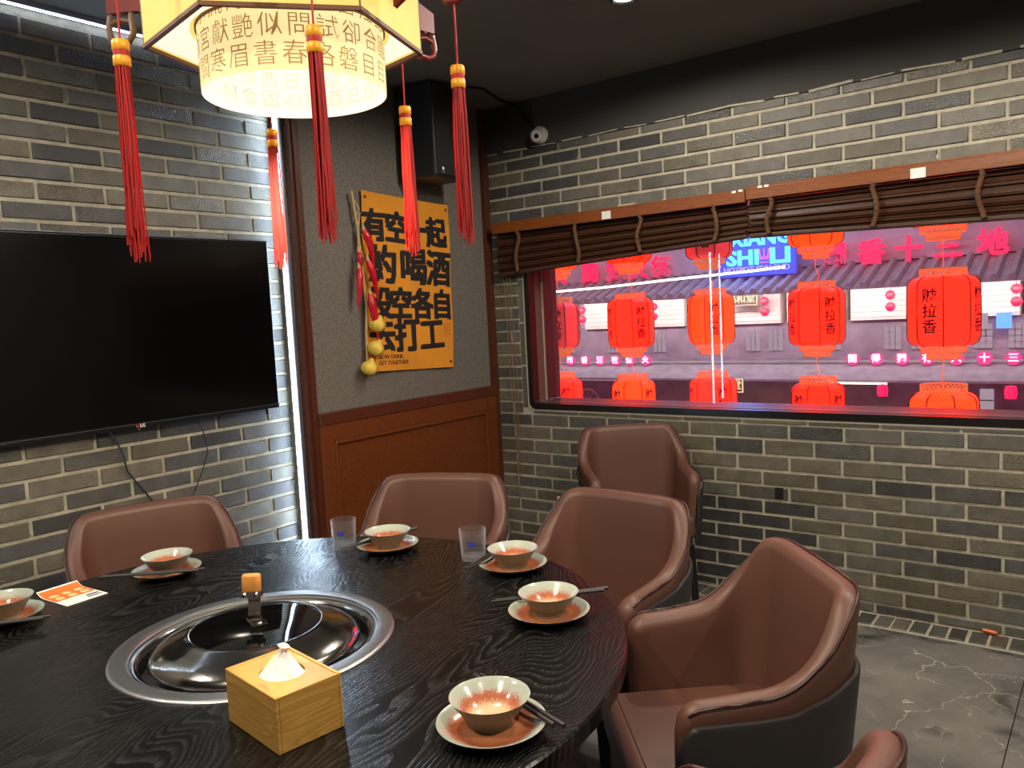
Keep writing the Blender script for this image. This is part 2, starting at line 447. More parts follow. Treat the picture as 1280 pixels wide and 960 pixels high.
M['sealant'] = pmat('sealant', (176, 168, 150), 0.7, bump=0.3)
M['glass_pane'] = dusty_glass()
M['leather'] = leather_material('brown_leather', (94, 61, 49))
M['black_leather'] = leather_material('black_leather', (44, 41, 40))
M['piping'] = leather_material('dark_piping', (58, 34, 28))
M['black_metal'] = pmat('black_metal', (24, 22, 22), 0.35, metal=0.3)
M['black_ash'] = ash_material()
M['steel'] = pmat('brushed_steel', (168, 168, 167), 0.36, metal=1.0, bump=0.06, bscale=300)
M['steel_polished'] = pmat('polished_steel', (176, 174, 170), 0.14, metal=1.0, bump=0.05, bscale=40)
M['black'] = pmat('black_gap', (6, 6, 6), 0.6)
M['lid_glass'] = pmat('dark_lid_glass', (8, 8, 9), 0.03, spec=0.6)
M['bamboo'] = grain_material('bamboo', (190, 142, 66), (216, 170, 90), 1.5, 0.36, 0.05, (1.0, 1.0, 9.0))
M['grip_wood'] = pmat('grip_wood', (206, 140, 66), 0.5, var=0.12, vscale=40)
M['tissue'] = pmat('tissue_paper', (240, 232, 226), 0.95, bump=0.2, bscale=150)
M['stone_out'] = pmat('pale_stoneware', (122, 122, 104), 0.28, var=0.12, vscale=300)
M['bowl_glaze'] = glaze_material('bowl_glaze', 0.044, 0.066, (206, 170, 138), (160, 92, 64), (166, 174, 162))
M['plate_glaze'] = glaze_material('plate_glaze', 0.064, 0.090, (176, 112, 74), (156, 84, 54), (166, 174, 162))
M['chopstick'] = pmat('chopstick', (48, 44, 44), 0.4)
M['clear_glass'] = glass_material('clear_glass')
M['blue_print'] = pmat('blue_print', (36, 60, 190), 0.5)
M['card_white'] = pmat('card_white', (238, 236, 230), 0.5)
M['card_orange'] = pmat('card_orange', (238, 112, 44), 0.5)
M['card_pale'] = pmat('card_pale', (248, 206, 150), 0.5)
M['card_navy'] = pmat('card_navy', (52, 56, 84), 0.5)
M['tv_screen'] = pmat('tv_screen', (7, 7, 8), 0.12, spec=0.45)
M['tv_frame'] = pmat('tv_frame', (18, 18, 20), 0.25)
M['tv_edge'] = pmat('tv_edge', (86, 92, 104), 0.3, metal=0.6)
M['logo'] = pmat('tv_logo', (226, 222, 218), 0.4)
M['logo_red'] = pmat('tv_logo_red', (190, 40, 60), 0.4)
M['cable'] = pmat('black_cable', (22, 21, 24), 0.5)
M['poster'] = pmat('yellow_cloth', (216, 142, 34), 0.85, bump=0.25, bscale=35, var=0.06, vscale=6)
M['ink'] = pmat('black_ink', (20, 18, 16), 0.8)
M['seal_ink'] = pmat('seal_ink', (204, 110, 40), 0.8)
M['chilli'] = pmat('chilli_red', (190, 16, 34), 0.3, var=0.15, vscale=30)
M['garlic'] = pmat('garlic_yellow', (214, 182, 70), 0.6, var=0.15, vscale=30)
M['straw'] = pmat('straw_rope', (196, 164, 112), 0.9, bump=0.5, bscale=200)
M['white_plastic'] = pmat('white_plastic', (226, 222, 214), 0.35)
M['black_plastic'] = pmat('black_plastic', (20, 19, 19), 0.45)
M['speaker_cloth'] = pmat('speaker_cloth', (20, 19, 18), 0.8, bump=0.4, bscale=400)
M['alu'] = pmat('aluminium', (176, 180, 190), 0.35, metal=0.9)
M['led'] = emat('led_strip_light', (0.62, 0.80, 1.0), 30.0)
M['led_soft'] = emat('led_strip_soft', (0.66, 0.78, 1.0), 9.0)
M['downlight'] = emat('downlight_lens', (1.0, 0.90, 0.74), 30.0)
M['shade'] = parchment('parchment_shade', (250, 206, 96), (252, 226, 128), 0.50)
M['drum'] = parchment('drum_shade', (250, 226, 158), (252, 232, 172), 0.56)
M['shade_inner'] = parchment('shade_inner', (255, 240, 216), (255, 246, 230), 0.60)
M['shade_edge'] = pmat('shade_edge', (112, 70, 42), 0.6)
M['shade_ink'] = pmat('shade_ink', (150, 110, 60), 0.8, emit=(150, 110, 60), estr=0.45)
M['shade_ink_faint'] = pmat('shade_ink_faint', (206, 190, 156), 0.8, emit=(206, 190, 156), estr=0.50)
M['bulb'] = emat('bulb', (1.0, 0.86, 0.62), 2.0)
M['lac_red'] = pmat('red_lacquer', (112, 30, 24), 0.4)
M['fret'] = pmat('gilt_fretwork', (216, 132, 56), 0.5)
M['scroll'] = pmat('scroll_wood', (112, 84, 66), 0.5)
M['silk_red'] = pmat('red_silk', (178, 20, 14), 0.6)
M['gold'] = pmat('gold_thread', (244, 168, 30), 0.45, metal=0.15)
M['copper'] = pmat('copper_stub', (196, 112, 70), 0.4, metal=0.5)
M['paper_white'] = pmat('white_paper', (222, 218, 210), 0.7)
M['brass_hole'] = pmat('eyelet', (60, 44, 24), 0.4, metal=0.6)

XA, XB, YC, CEIL = -3.088, -2.969, 3.72, 2.58

# ================================================================== SETTING
# floor of large marble tiles
fl = MB().box((0.0, 1.0, -0.045), (6.6, 6.2, 0.05)).build('floor', M['black'], kind='structure')
xs = [-0.275 + 0.8 * i for i in range(-4, 4)]
ys = [3.545 - 1.6 * i for i in range(0, 5)]
tile_me = {}
for i in range(len(xs) - 1):
    for j in range(len(ys) - 1):
        x0, x1 = max(xs[i], -3.10), min(xs[i + 1], 2.1)
        y0, y1 = max(ys[j + 1], -2.05), ys[j]
        if x1 - x0 < 0.02 or y1 - y0 < 0.02: continue
        sz = (round(x1 - x0 - 0.003, 4), round(y1 - y0 - 0.003, 4))
        if sz not in tile_me: tile_me[sz] = MB().box((0, 0, 0), (sz[0], sz[1], 0.02)).mesh('tile')
        link('tile', tile_me[sz], M['marble'], fl, ((x0 + x1) / 2, (y0 + y1) / 2, -0.01))

def brick_mesh(cham, jit, seed):
    """unit brick, front at y=-0.5 (chamfered), with slight unevenness"""
    rnd = random.Random(seed)
    cx, cz = cham
    def j(a): return a + rnd.uniform(-jit, jit)
    back = [(-.5, .5, -.5), (.5, .5, -.5), (.5, .5, .5), (-.5, .5, .5)]
    rim = [(-.5, -.3, -.5), (.5, -.3, -.5), (.5, -.3, .5), (-.5, -.3, .5)]
    fr = [(j(-.5 + cx), j(-.5), j(-.5 + cz)), (j(.5 - cx), j(-.5), j(-.5 + cz)), (j(.5 - cx), j(-.5), j(.5 - cz)), (j(-.5 + cx), j(-.5), j(.5 - cz))]
    b = MB(); b.add(back + rim + fr, [(0, 1, 2, 3)[::-1]] + [(i, (i + 1) % 4, 4 + (i + 1) % 4, 4 + i) for i in range(4)] + [(4 + i, 4 + (i + 1) % 4, 8 + (i + 1) % 4, 8 + i) for i in range(4)] + [(8, 9, 10, 11)])
    return b.mesh('brick')
BR = [brick_mesh((0.012, 0.05), 0.012, s) for s in range(6)]
for m_ in BR: m_.materials.append(M['brick'])

def lay(parent, rows, joints, u0, u1, hole, place, rotz, extra=None, gap=0.013, hidden=None):
    """rows: list of (z0,z1); joints(row) -> x positions; every visible brick its own object; bricks no one can see joined"""
    rest = MB()
    for ri, (z0, z1) in enumerate(rows):
        J = [u0] + [u for u in joints(ri) if u0 + 0.03 < u < u1 - 0.03] + [u1]
        for a, b in zip(J[:-1], J[1:]):
            segs = [(a, b)]
            for (ha, hb, hz0, hz1) in hole:
                if z1 > hz0 + 0.01 and z0 < hz1 - 0.01:
                    ns = []
                    for (p, q) in segs:
                        if q <= ha or p >= hb: ns.append((p, q)); continue
                        if p < ha - 0.02: ns.append((p, ha))
                        if q > hb + 0.02: ns.append((hb, q))
                    segs = ns
            for (p, q) in segs:
                g = gap / 2
                zz0, zz1 = z0 + 0.0068, z1 - 0.0068
                L = q - p - 2 * g
                if L < 0.012 or zz1 - zz0 < 0.008: continue
                c = ((p + q) / 2, (zz0 + zz1) / 2); dep = 0.03
                proud = random.uniform(-0.0015, 0.0025)
                if hidden and hidden(c[0], c[1]):
                    s = (L, 0.02, zz1 - zz0) if rotz == 0 else (0.02, L, zz1 - zz0)
                    rest.box(place(c[0], c[1], 0.0), s)
                    continue
                o = link('brick', random.choice(BR), None, parent, place(c[0], c[1], proud), (0, random.uniform(-.003, .003), rotz), scale=(L, dep, zz1 - zz0))
    if rest.v: rest.build('rear_bricks', M['brick'], parent, kind='stuff')

# --- wall_back: brick wall with the window (looks towards -y)
WX0, WX1, WZ0, WZ1 = -2.726, 1.30, 0.858, 1.93        # window opening
wb = MB()
for (xa, xb, za, zb) in ((-3.15, WX0, 0, 2.322), (WX1, 2.05, 0, 2.322), (WX0, WX1, 0, WZ0), (WX0, WX1, WZ1, 2.322)):
    wb.box(((xa + xb) / 2, YC + 0.002 + 0.06, (za + zb) / 2), (xb - xa, 0.12, zb - za))
wall_back = wb.build('wall_back', M['mortar'], kind='structure')
jr = [0.8600, 0.7924, 0.7235, 0.6529, 0.5803]
zz = [0.9095] + jr
step = (0.5803 + 0.651) / 18
zz += [0.5803 - step * (i + 1) for i in range(17)]
zz += [v * -3.72 for v in (0.1757, 0.1967, 0.2170, 0.2365, 0.2553, 0.2740, 0.2922, 0.3104, 0.3306, 0.3494, 0.3683)] + [-1.4125]
zz = [v + CAM_Z for v in zz]
rowsC = [(zz[i + 1], zz[i]) for i in range(len(zz) - 1)]
# the top course was cut by hand: leave it uneven against the black paint
def jointsC(ri):
    ph = -0.74 if ri < 6 else -0.757
    if ri % 2 == 1: ph += 0.123
    return [ph + 0.2445 * k + random.Random(ri * 77 + k).uniform(-.006, .006) for k in range(-11, 12)]
lay(wall_back, rowsC, jointsC, -2.966, 2.0, [(WX0 - 0.045, WX1 + 0.045, WZ0 - 0.024, WZ1)], lambda u, z, pr: (u, YC + 0.010 - pr, z), 0,
    hidden=lambda u, z: u > -0.05 or (z < 0.45 and -2.0 < u < -1.2))
# thin cut bricks that line the opening
for i in range(9):
    x0 = -2.70 + i * 0.31
    MB().box((0, 0, 0), (0.298, 0.03, 0.013)).build('brick', M['brick'], wall_back, (x0 + 0.15, YC + 0.010, 0.842), (0, random.uniform(-.004, .004), 0))
for i in range(4):
    MB().box((0, 0, 0), (0.026, 0.03, 0.235)).build('brick', M['brick'], wall_back, (-2.757, YC + 0.012, 0.985 + i * 0.247))
# broken-off corner: black box in place of the shade in the gap
MB().box((0, 0, 0), (0.036, 0.02, 0.052)).build('brick', M['black'], wall_back, (-1.292, YC - 0.001, 0.502), label='small black patch standing for the shaded gap in the brickwork')
# plastered black band above the bricks
MB().box((-0.55, YC + 0.05, (2.322 + CEIL) / 2 + 0.02), (5.2, 0.12, CEIL - 2.322 + 0.05)).build('plaster_band', M['black_band'], wall_back, label='black painted band above the brickwork')
for i in range(26):
    x = -2.93 + i * 0.19
    MB().box((x, YC - 0.0085, 2.320), (random.uniform(.1, .2), 0.004, random.uniform(.004, .012)), (0, random.uniform(-.05, .05), 0)).build('mortar_smear', M['mortar'], wall_back)

# --- window: frame, jambs, two panes
win = bpy.data.objects.new('window_1', None); C.objects.link(win); win['kind'] = 'structure'
def rrect(x0, x1, z0, z1, r, n=6):
    P = []
    for (cx, cz, a0) in ((x1 - r, z1 - r, 0), (x0 + r, z1 - r, 90), (x0 + r, z0 + r, 180), (x1 - r, z0 + r, 270)):
        for k in range(n + 1):
            a = R(a0 + 90 * k / n); P.append((cx + r * math.cos(a), cz + r * math.sin(a)))
    return P
def ring_prism(outer, inner, y0, y1):
    b = MB(); n = len(outer)
    vs = [(p[0], y0, p[1]) for p in outer] + [(p[0], y0, p[1]) for p in inner] + [(p[0], y1, p[1]) for p in outer] + [(p[0], y1, p[1]) for p in inner]
    fs = []
    for i in range(n):
        j = (i + 1) % n
        fs += [(i, j, n + j, n + i), (2 * n + i, 3 * n + i, 3 * n + j, 2 * n + j), (i, 2 * n + i, 2 * n + j, j), (n + i, n + j, 3 * n + j, 3 * n + i)]
    return b.add(vs, fs)
oz0, oz1 = WZ0, WZ1
ring_prism(rrect(WX0 - .012, WX1 + .012, oz0 - .012, oz1 + .012, .05), rrect(WX0, WX1, oz0, oz1, .045), YC - 0.004, YC + 0.02).build('sealant_bead', M['sealant'], win)
ring_prism(rrect(WX0, WX1, oz0, oz1, .045), rrect(WX0 + .03, WX1 - .03, oz0 + .034, oz1 - .03, .02), YC - 0.008, YC + 0.05).build('window_frame', M['black_frame'], win, smooth=30)
ring_prism(rrect(WX0 + .005, WX1 - .005, oz0 + .005, oz1 - .005, .04), rrect(WX0 + .032, WX1 - .032, oz0 + .036, oz1 - .032, .015), YC + 0.05, YC + 0.27).build('window_jamb', M['jamb'], win, smooth=30)
for yy in (YC + 0.12, YC + 0.225):
    MB().box(((WX0 + WX1) / 2, yy, (WZ0 + WZ1) / 2), (WX1 - WX0 - 0.07, 0.004, WZ1 - WZ0 - 0.07)).build('window_pane', M['glass_pane'], win)
for xx in (WX0 + .036, WX1 - .036):
    MB().box((xx, YC + 0.12, (WZ0 + WZ1) / 2), (0.008, 0.012, WZ1 - WZ0 - 0.08)).build('glazing_bead', M['sealant'], win)

# border of bricks laid flat on the floor along the wall
bf = MB().box((-0.5, 3.629, -0.011), (4.95, 0.182, 0.018)).build('trim_1', M['mortar'], kind='structure')
for i in range(-29, 34):
    x = -0.8205 + i * 0.0718
    w_ = 0.060 + random.uniform(-.002, .002)
    o = link('brick', random.choice(BR), None, bf, (x + random.uniform(-.002, .002), 3.632 + random.uniform(-.004, .004), -0.010), (-PI / 2, 0, 0), scale=(w_, 0.026, 0.128))
    o.rotation_euler = (-PI / 2, 0, random.uniform(-.02, .02))

# --- wall_left: brick wall behind the television (looks towards +x)
wall_left = MB().box((XA - 0.002 - 0.06, 1.49, 1.29), (0.12, 1.70, 2.58)).build('wall_left', M['mortar'], kind='structure')
ja = [.3636, .3408, .3175, .2932, .2705, .2475, .2247, .2018, .179, .156, .133] + [.133 - (.133 + .141) / 12 * k for k in range(1, 13)] + [-.1635, -.1865, -.2085, -.2305, -.253, -.276, -.299, -.3218, -.3446, -.3674, -.39, -.413, -.436, -.4574]
ja = [max(0.0, v * 3.088 + CAM_Z) for v in ja]
rowsA = [(ja[i + 1], ja[i]) for i in range(len(ja) - 1)]
def jointsA(ri):
    ph = 1.303 if ri % 2 == 0 else 1.432
    return [ph + 0.2525 * k + random.Random(ri * 31 + k).uniform(-.006, .006) for k in range(-4, 6)]
lay(wall_left, [(ja[0], 2.555)] + rowsA, lambda r: jointsA(r - 1) if r else jointsA(1), 0.64, 2.326, [], lambda u, z, pr: (XA - 0.010 + pr, u, z), PI / 2,
    hidden=lambda u, z: u < 0.98 or z < 0.42 or (u < 2.05 and 1.11 < z < 1.70))

# --- wall_corner: grey fabric wall with wainscot between the two brick walls
wc = MB().box((XB - 0.05, 3.03, 1.29), (0.10, 1.36, 2.58)).build('wall_corner', M['fabric'], kind='structure')
MB().box((XB - 0.055, -0.70, 1.29), (0.13, 2.68, 2.58)).build('wall_left_plain', M['fabric'], kind='structure')
# dark post with the light channel, standing between brick and fabric
po = MB().box((XB - 0.058, 2.352, 1.29), (0.118, 0.04, 2.58)).build('trim_2', M['wood_trim'], kind='structure')
for k in range(24):
    MB().box((XB - 0.030, 2.3315, 0.2 + k * 0.1), (0.007, 0.003, 0.011)).build('screw', M['black'], po)
MB().box((XB + 0.004, 2.362, 1.29), (0.02, 0.03, 2.58)).build('post_edge', M['wood_trim'], po)
MB().box((XB + 0.010, 3.692, 1.29), (0.03, 0.05, 2.58)).build('trim_3', M['wood_trim'], kind='structure')
# wainscot
ws = bpy.data.objects.new('baseboard_corner', None); C.objects.link(ws); ws['kind'] = 'structure'
zt = CAM_Z - 0.418
MB().box((XB + 0.016, 3.02, zt - 0.028), (0.036, 1.30, 0.056)).build('cap_rail', M['wood_trim'], ws, bevel=0.004)
MB().box((XB + 0.008, 3.02, 0.44), (0.02, 1.29, 0.90)).build('backing_panel', M['wood_red'], ws)
for (y_, w_, z_, h_) in ((2.41, 0.075, 0.469, 0.937), (3.635, 0.075, 0.469, 0.937)):
    MB().box((XB + 0.018, y_, z_), (0.022, w_, h_)).build('stile', M['wood_red'], ws, bevel=0.002)
for (z_, h_) in ((zt - 0.096, 0.08), (0.07, 0.14)):
    MB().box((XB + 0.0178, 3.02, z_), (0.022, 1.15, h_)).build('rail', M['wood_red'], ws, bevel=0.002)
for (c_, s_) in (((XB + 0.02, 3.02, zt - 0.146), (0.026, 1.13, 0.02)), ((XB + 0.02, 2.458, 0.5), (0.026, 0.02, 0.70)), ((XB + 0.02, 3.585, 0.5), (0.026, 0.02, 0.70))):
    MB().box(c_, s_).build('moulding', M['wood_red'], ws, bevel=0.006)

# --- the rest of the room, behind the camera
MB().box((2.08, 0.85, 1.29), (0.1, 5.8, 2.58)).build('wall_right', M['plain_wall'], kind='structure')
MB().box((-0.5, -2.06, 1.29), (5.1, 0.1, 2.58)).build('wall_front', M['plain_wall'], kind='structure')
MB().box((-0.5, 0.83, CEIL + 0.05), (5.4, 5.9, 0.1)).build('ceiling', M['black_paint'], kind='structure')

# ================================================================== LIGHT FITTINGS
def led(name, label, loc, length, axis, facing, mt=(0.032, 0.018), core=0.42, mat='led'):
    t = thing(name, label, 'light', loc, 0, 'cool white light strips')
    wd, dp = mt
    d = Vector(facing)
    def sz(a, l, wv):
        s = [0.0, 0.0, 0.0]
        s['xyz'.index(axis)] = l
        for i in range(3):
            if i == 'xyz'.index(axis): continue
            s[i] = a if abs(d[i]) > 0.5 else wv
        return s
    MB().box(tuple(-d * dp * 0.0), sz(dp, length, wd)).build('channel', M['alu'], t)
    MB().box(tuple(d * (dp / 2 + 0.001)), sz(0.004, length - 0.01, wd * core)).build('diffuser', M[mat], t)
    return t
led('led_strip', 'vertical white light strip beside the television, at the edge of the grey wall', (-3.032, 2.3215, 1.29), 2.56, 'z', (0, -1, 0), (0.050, 0.018))
led('led_strip', 'white light strip along the top of the brick wall over the television', (-3.066, 1.495, 2.569), 1.62, 'y', (0, 0, -1), core=0.22, mat='led_soft')
led('led_strip', 'far vertical white light strip mirrored in the window glass', (-3.032, 0.652, 1.29), 2.56, 'z', (0, 1, 0), (0.050, 0.018), 0.26)

def downlight(x, y, label, power=48.0, blend=0.25, ang=174):
    t = thing('downlight', label, 'light', (x, y, CEIL), 0, 'recessed ceiling downlights')
    MB().lathe([(0.055, 0.0), (0.055, -0.006), (0.042, -0.010), (0.036, -0.004), (0.036, 0.0)], 32).build('trim_ring', M['black_plastic'], t, smooth=40)
    MB().lathe([(0.0, -0.002), (0.036, -0.002)], 24).build('lens', M['downlight'], t)
    d = bpy.data.lights.new('downlight_beam', 'SPOT'); d.energy = power; d.color = (1.0, 0.90, 0.77)
    d.spot_size = R(ang); d.spot_blend = blend; d.shadow_soft_size = 0.04
    o = bpy.data.objects.new('downlight_beam', d); C.objects.link(o); o.parent = t; o.location = (0, 0, -0.02)
downlight(-1.53, 2.81, 'ceiling downlight nearest the window wall, left of the pair', 30.0)
downlight(-0.46, 2.30, 'ceiling downlight near the window wall, right of the pair', 42.0)
downlight(-2.35, 0.25, 'ceiling downlight over the left end of the table', 30.0)
downlight(-1.10, -0.15, 'ceiling downlight over the near edge of the table', 44.0)
downlight(0.35, 0.70, 'ceiling downlight behind the camera side of the table')
downlight(0.60, 2.30, 'ceiling downlight over the empty right side of the room')

# ================================================================== TELEVISION
tv = thing('television', 'large black flat television hanging switched off on the brick wall', 'television', (-3.03, 1.569, 1.4125))
MB().box((-0.022, 0, 0), (0.040, 1.312, 0.738)).build('housing', M['tv_frame'], tv, bevel=0.004)
MB().box((0.0005, 0, 0.008), (0.003, 1.292, 0.706)).build('screen', M['tv_screen'], tv)
MB().box((-0.006, 0, 0.3705), (0.014, 1.312, 0.004)).build('edge_strip', M['tv_edge'], tv)
MB().box((-0.001, 0, -0.361), (0.008, 1.306, 0.014)).build('bottom_bezel', M['tv_frame'], tv, bevel=0.002)
bz = MB().box((0.003, 0, -0.3525), (0.004, 1.306, 0.0025)).build('bezel_line', M['tv_edge'], tv)
link('logo', text_mesh('LG', 0.018, 0.0006), M['logo'], tv, (0.0045, 0.015, -0.361), FACE_X)
MB().lathe([(0, 0.001), (0.006, 0.001), (0.006, 0.0)], 20).build('logo_disc', M['logo_red'], tv, (0.0045, -0.006, -0.361), (0, PI / 2, 0))
MB().lathe([(0, 0.001), (0.0022, 0.001), (0.0022, 0.0)], 12).build('standby_lamp', M['logo'], tv, (0.0045, 0.0, -0.374), (0, PI / 2, 0))
MB().box((-0.041, 0, 0), (0.028, 0.40, 0.36)).build('wall_bracket', M['black_metal'], tv)

def cable(label, pts, r=0.004, mat='cable'):
    o = MB().tube(pts, r, 6).build('cable', M[mat], smooth=50)
    return tag(o, label, 'cable', 'cables under the television')
cable('left of the two black cables hanging below the television', [(-3.07, 1.48, 1.041), (-3.065, 1.49, 1.02), (-3.06, 1.515, 0.94), (-3.06, 1.525, 0.88), (-3.058, 1.575, 0.80), (-3.058, 1.63, 0.72), (-3.06, 1.64, 0.55), (-3.062, 1.62, 0.30)])
cable('right of the two black cables hanging below the television, thinner', [(-3.07, 1.84, 1.041), (-3.066, 1.86, 0.99), (-3.062, 1.872, 0.90), (-3.062, 1.84, 0.82), (-3.06, 1.76, 0.68), (-3.062, 1.74, 0.50), (-3.064, 1.74, 0.30)], 0.0026)

# ================================================================== POSTER
pt = thing('cloth_poster', 'yellow cloth poster with black brush characters pinned to the grey wall', 'poster', (XB + 0.012, 3.028, 1.589))
pt.rotation_euler = (R(-2.4), 0, 0)
PW, PH = 0.632, 0.884
pb = MB(); nx, nz = 22, 30; vs = []; fs = []
def wave(u, v):
    return 0.0045 * math.sin(u * 9 + v * 3) + 0.003 * math.sin(v * 14 - u * 5) + 0.003 * math.exp(-((u - 0.02) / 0.012) ** 2) + 0.002 * math.exp(-((v + 0.02) / 0.012) ** 2) + 0.006
for s in (0, 1):
    for i in range(nx + 1):
        for k in range(nz + 1):
            u = (i / nx - .5) * PW; v = (k / nz - .5) * PH
            sag = -0.006 * (1 - (2 * i / nx - 1) ** 2) * (k / nz)
            vs.append((wave(u, v) - 0.0015 * s, u, v + sag))
N1 = (nx + 1) * (nz + 1)
for i in range(nx):
    for k in range(nz):
        a = i * (nz + 1) + k; q = (a, a + nz + 1, a + nz + 2, a + 1)
        fs += [q, tuple(N1 + x for x in q[::-1])]
for i in range(nx):
    for k in (0, nz):
        a = i * (nz + 1) + k; fs.append((a, a + nz + 1, a + nz + 1 + N1, a + N1))
for k in range(nz):
    for i in (0, nx):
        a = i * (nz + 1) + k; fs.append((a, a + 1, a + 1 + N1, a + N1))
pb.add(vs, fs).build('cloth', M['poster'], pt, smooth=60)
def poster_text(body, size, u, v, bold, mat='ink', sx=1.0, align='CENTER', rot=0.0):
    """brush weight: one outline laid four times, a few millimetres apart, joined into one mesh"""
    src = text_mesh(body, size, 0.0, 0.0003, align)
    co = [tuple(p.co) for p in src.vertices]; pf = [tuple(p.vertices) for p in src.polygons]
    cr, sr = math.cos(rot), math.sin(rot)
    b = MB()
    for q, (ox, oy) in enumerate(((-1, -0.4), (1, -0.6), (-0.6, 0.8), (0.9, 0.9), (0, 0)) if bold > 0.002 else ((-1, 0), (1, 0))):
        vs = []
        for (x, y, z) in co:
            x = x * sx + ox * bold; y = y + oy * bold
            X = x * cr - y * sr + u; Y = x * sr + y * cr + v
            vs.append((wave(X, Y) + 0.0009 + z + 0.00012 * q, X, Y))
        b.add(vs, pf)
    me = bpy.data.meshes.new('lettering'); me.from_pydata(b.v, [], b.f)
    return link('lettering', me, M[mat], pt)
rows_ = [('有空一起', 0.335 - 0.068, (-0.235, -0.085, 0.055, 0.205), 0.165), ('約喝酒', 0.075, (-0.19, 0.025, 0.215), 0.20), ('没空各自', -0.115, (-0.205, -0.07, 0.085, 0.235), 0.165), ('去打工', -0.275, (-0.205, -0.03, 0.15), 0.185)]
for s_, v_, us_, sz_ in rows_:
    for ch, u_ in zip(s_, us_): poster_text(ch, sz_, u_, v_, 0.0085, rot=random.uniform(-.05, .05))
poster_text('NOW DRINK,', 0.030, -0.245, -0.372, 0.0006, align='LEFT')
poster_text('GET TOGETHER', 0.030, -0.245, -0.402, 0.0006, align='LEFT')
b = MB()
for (x, z, ww, hh) in ((0, 0.028, .05, .004), (0, -0.028, .05, .004), (-.023, 0, .004, .056), (.023, 0, .004, .056), (0, .01, .03, .004), (0, -.008, .03, .004), (0, 0, .004, .04)):
    b.box((0, x, z), (0.0012, ww, hh))
b.build('red_seal', M['seal_ink'], pt, (wave(0.265, -0.235) + 0.001, 0.265, -0.235))
for su in (-1, 1):
    for sv in (-1, 1):
        u_, v_ = su * (PW / 2 - 0.022), sv * (PH / 2 - 0.03)
        MB().lathe([(0.003, 0.001), (0.008, 0.001), (0.008, -0.001)], 16).build('eyelet', M['brass_hole'], pt, (wave(u_, v_) + 0.001, u_, v_), (0, PI / 2, 0))

# hanging string of chillies and garlic
ga = thing('chilli_garland', 'hanging string of red chillies and three yellow garlic bulbs beside the poster', 'decoration', (XB + 0.03, 2.69, 2.03))
def G(y, z, x=0.0): return (x, y - 2.69, z - 2.03)
MB().tube([G(2.655, 2.03), G(2.665, 1.95), G(2.68, 1.85), G(2.685, 1.72, .004), G(2.69, 1.60, .006), G(2.70, 1.48, .004), G(2.69, 1.36), G(2.685, 1.22)], 0.0065, 6).build('rope', M['straw'], ga, smooth=60)
MB().tube([G(2.70, 1.93), G(2.675, 1.86, .008), G(2.67, 1.78, .008), G(2.70, 1.70, .01)], 0.004, 5).build('rope', M['straw'], ga, smooth=60)
MB().tube([G(2.66, 2.0), G(2.69, 1.95, .008), G(2.66, 1.90, .008)], 0.003, 5).build('rope', M['straw'], ga, smooth=60)
for (p0, p1, p2, r_) in ((G(2.69, 1.845, .03), G(2.725, 1.78, .045), G(2.74, 1.66, .03), 0.020), (G(2.70, 1.70, .035), G(2.725, 1.63, .05), G(2.755, 1.50, .03), 0.019),
                         (G(2.645, 1.66, .03), G(2.638, 1.58, .04), G(2.625, 1.47, .025), 0.018), (G(2.70, 1.54, .035), G(2.705, 1.44, .05), G(2.745, 1.30, .03), 0.021), (G(2.66, 1.74, .02), G(2.66, 1.70, .03), G(2.665, 1.63, .02), 0.013)):
    P = []; rr = []
    for k in range(11):
        t = k / 10
        P.append(tuple((1 - t) ** 2 * a + 2 * t * (1 - t) * b_ + t * t * c for a, b_, c in zip(p0, p1, p2)))
        rr.append(r_ * (0.55 + 0.45 * min(1, t * 5)) * (1 - t ** 2.2 * 0.92))
    ch = MB().tube(P, rr, 10).build('chilli', M['chilli'], ga, smooth=70)
    MB().tube([p0, (p0[0], p0[1] - 0.004, p0[2] + 0.03)], [0.010, 0.003], 6).build('stalk', M['straw'], ch)
for (y_, z_) in ((2.735, 1.39), (2.715, 1.275), (2.665, 1.185)):
    prof = [(0.0, -0.036), (0.018, -0.035), (0.036, -0.020), (0.041, 0.0), (0.034, 0.020), (0.016, 0.034), (0.008, 0.048), (0.0, 0.05)]
    b = MB(); n = 24; vs = []; m = len(prof)
    for i in range(n):
        a = 2 * PI * i / n
        for r_, h_ in prof:
            q = r_ * (1 + 0.07 * math.cos(6 * a)); vs.append((q * math.cos(a), q * math.sin(a), h_))
    fs = [(i * m + k, ((i + 1) % n) * m + k, ((i + 1) % n) * m + k + 1, i * m + k + 1) for i in range(n) for k in range(m - 1)]
    b.add(vs, fs).build('garlic_bulb', M['garlic'], ga, G(y_, z_, 0.035), (R(random.uniform(-25, 25)), R(20), 0), smooth=60)

# ================================================================== SPEAKER, SECURITY CAMERA, SOCKET
sp = thing('loudspeaker', 'black loudspeaker box mounted high in the dark corner above the poster', 'speaker', (-2.83, 3.125, 2.335), R(4))
MB().box((0, 0, 0), (0.22, 0.255, 0.46)).build('cabinet', M['black_plastic'], sp, bevel=0.01)
MB().box((0.112, 0, 0), (0.012, 0.235, 0.44)).build('grille', M['speaker_cloth'], sp, bevel=0.006)
MB().lathe([(0, 0.002), (0.008, 0.002), (0.008, 0)], 20).build('badge', M['paper_white'], sp, (0.1185, -0.075, -0.19), (0, PI / 2, 0))
MB().box((0.1185, -0.075, -0.206), (0.002, 0.018, 0.003)).build('badge', M['paper_white'], sp)
MB().box((-0.12, 0, 0), (0.04, 0.08, 0.12)).build('bracket', M['black_metal'], sp)

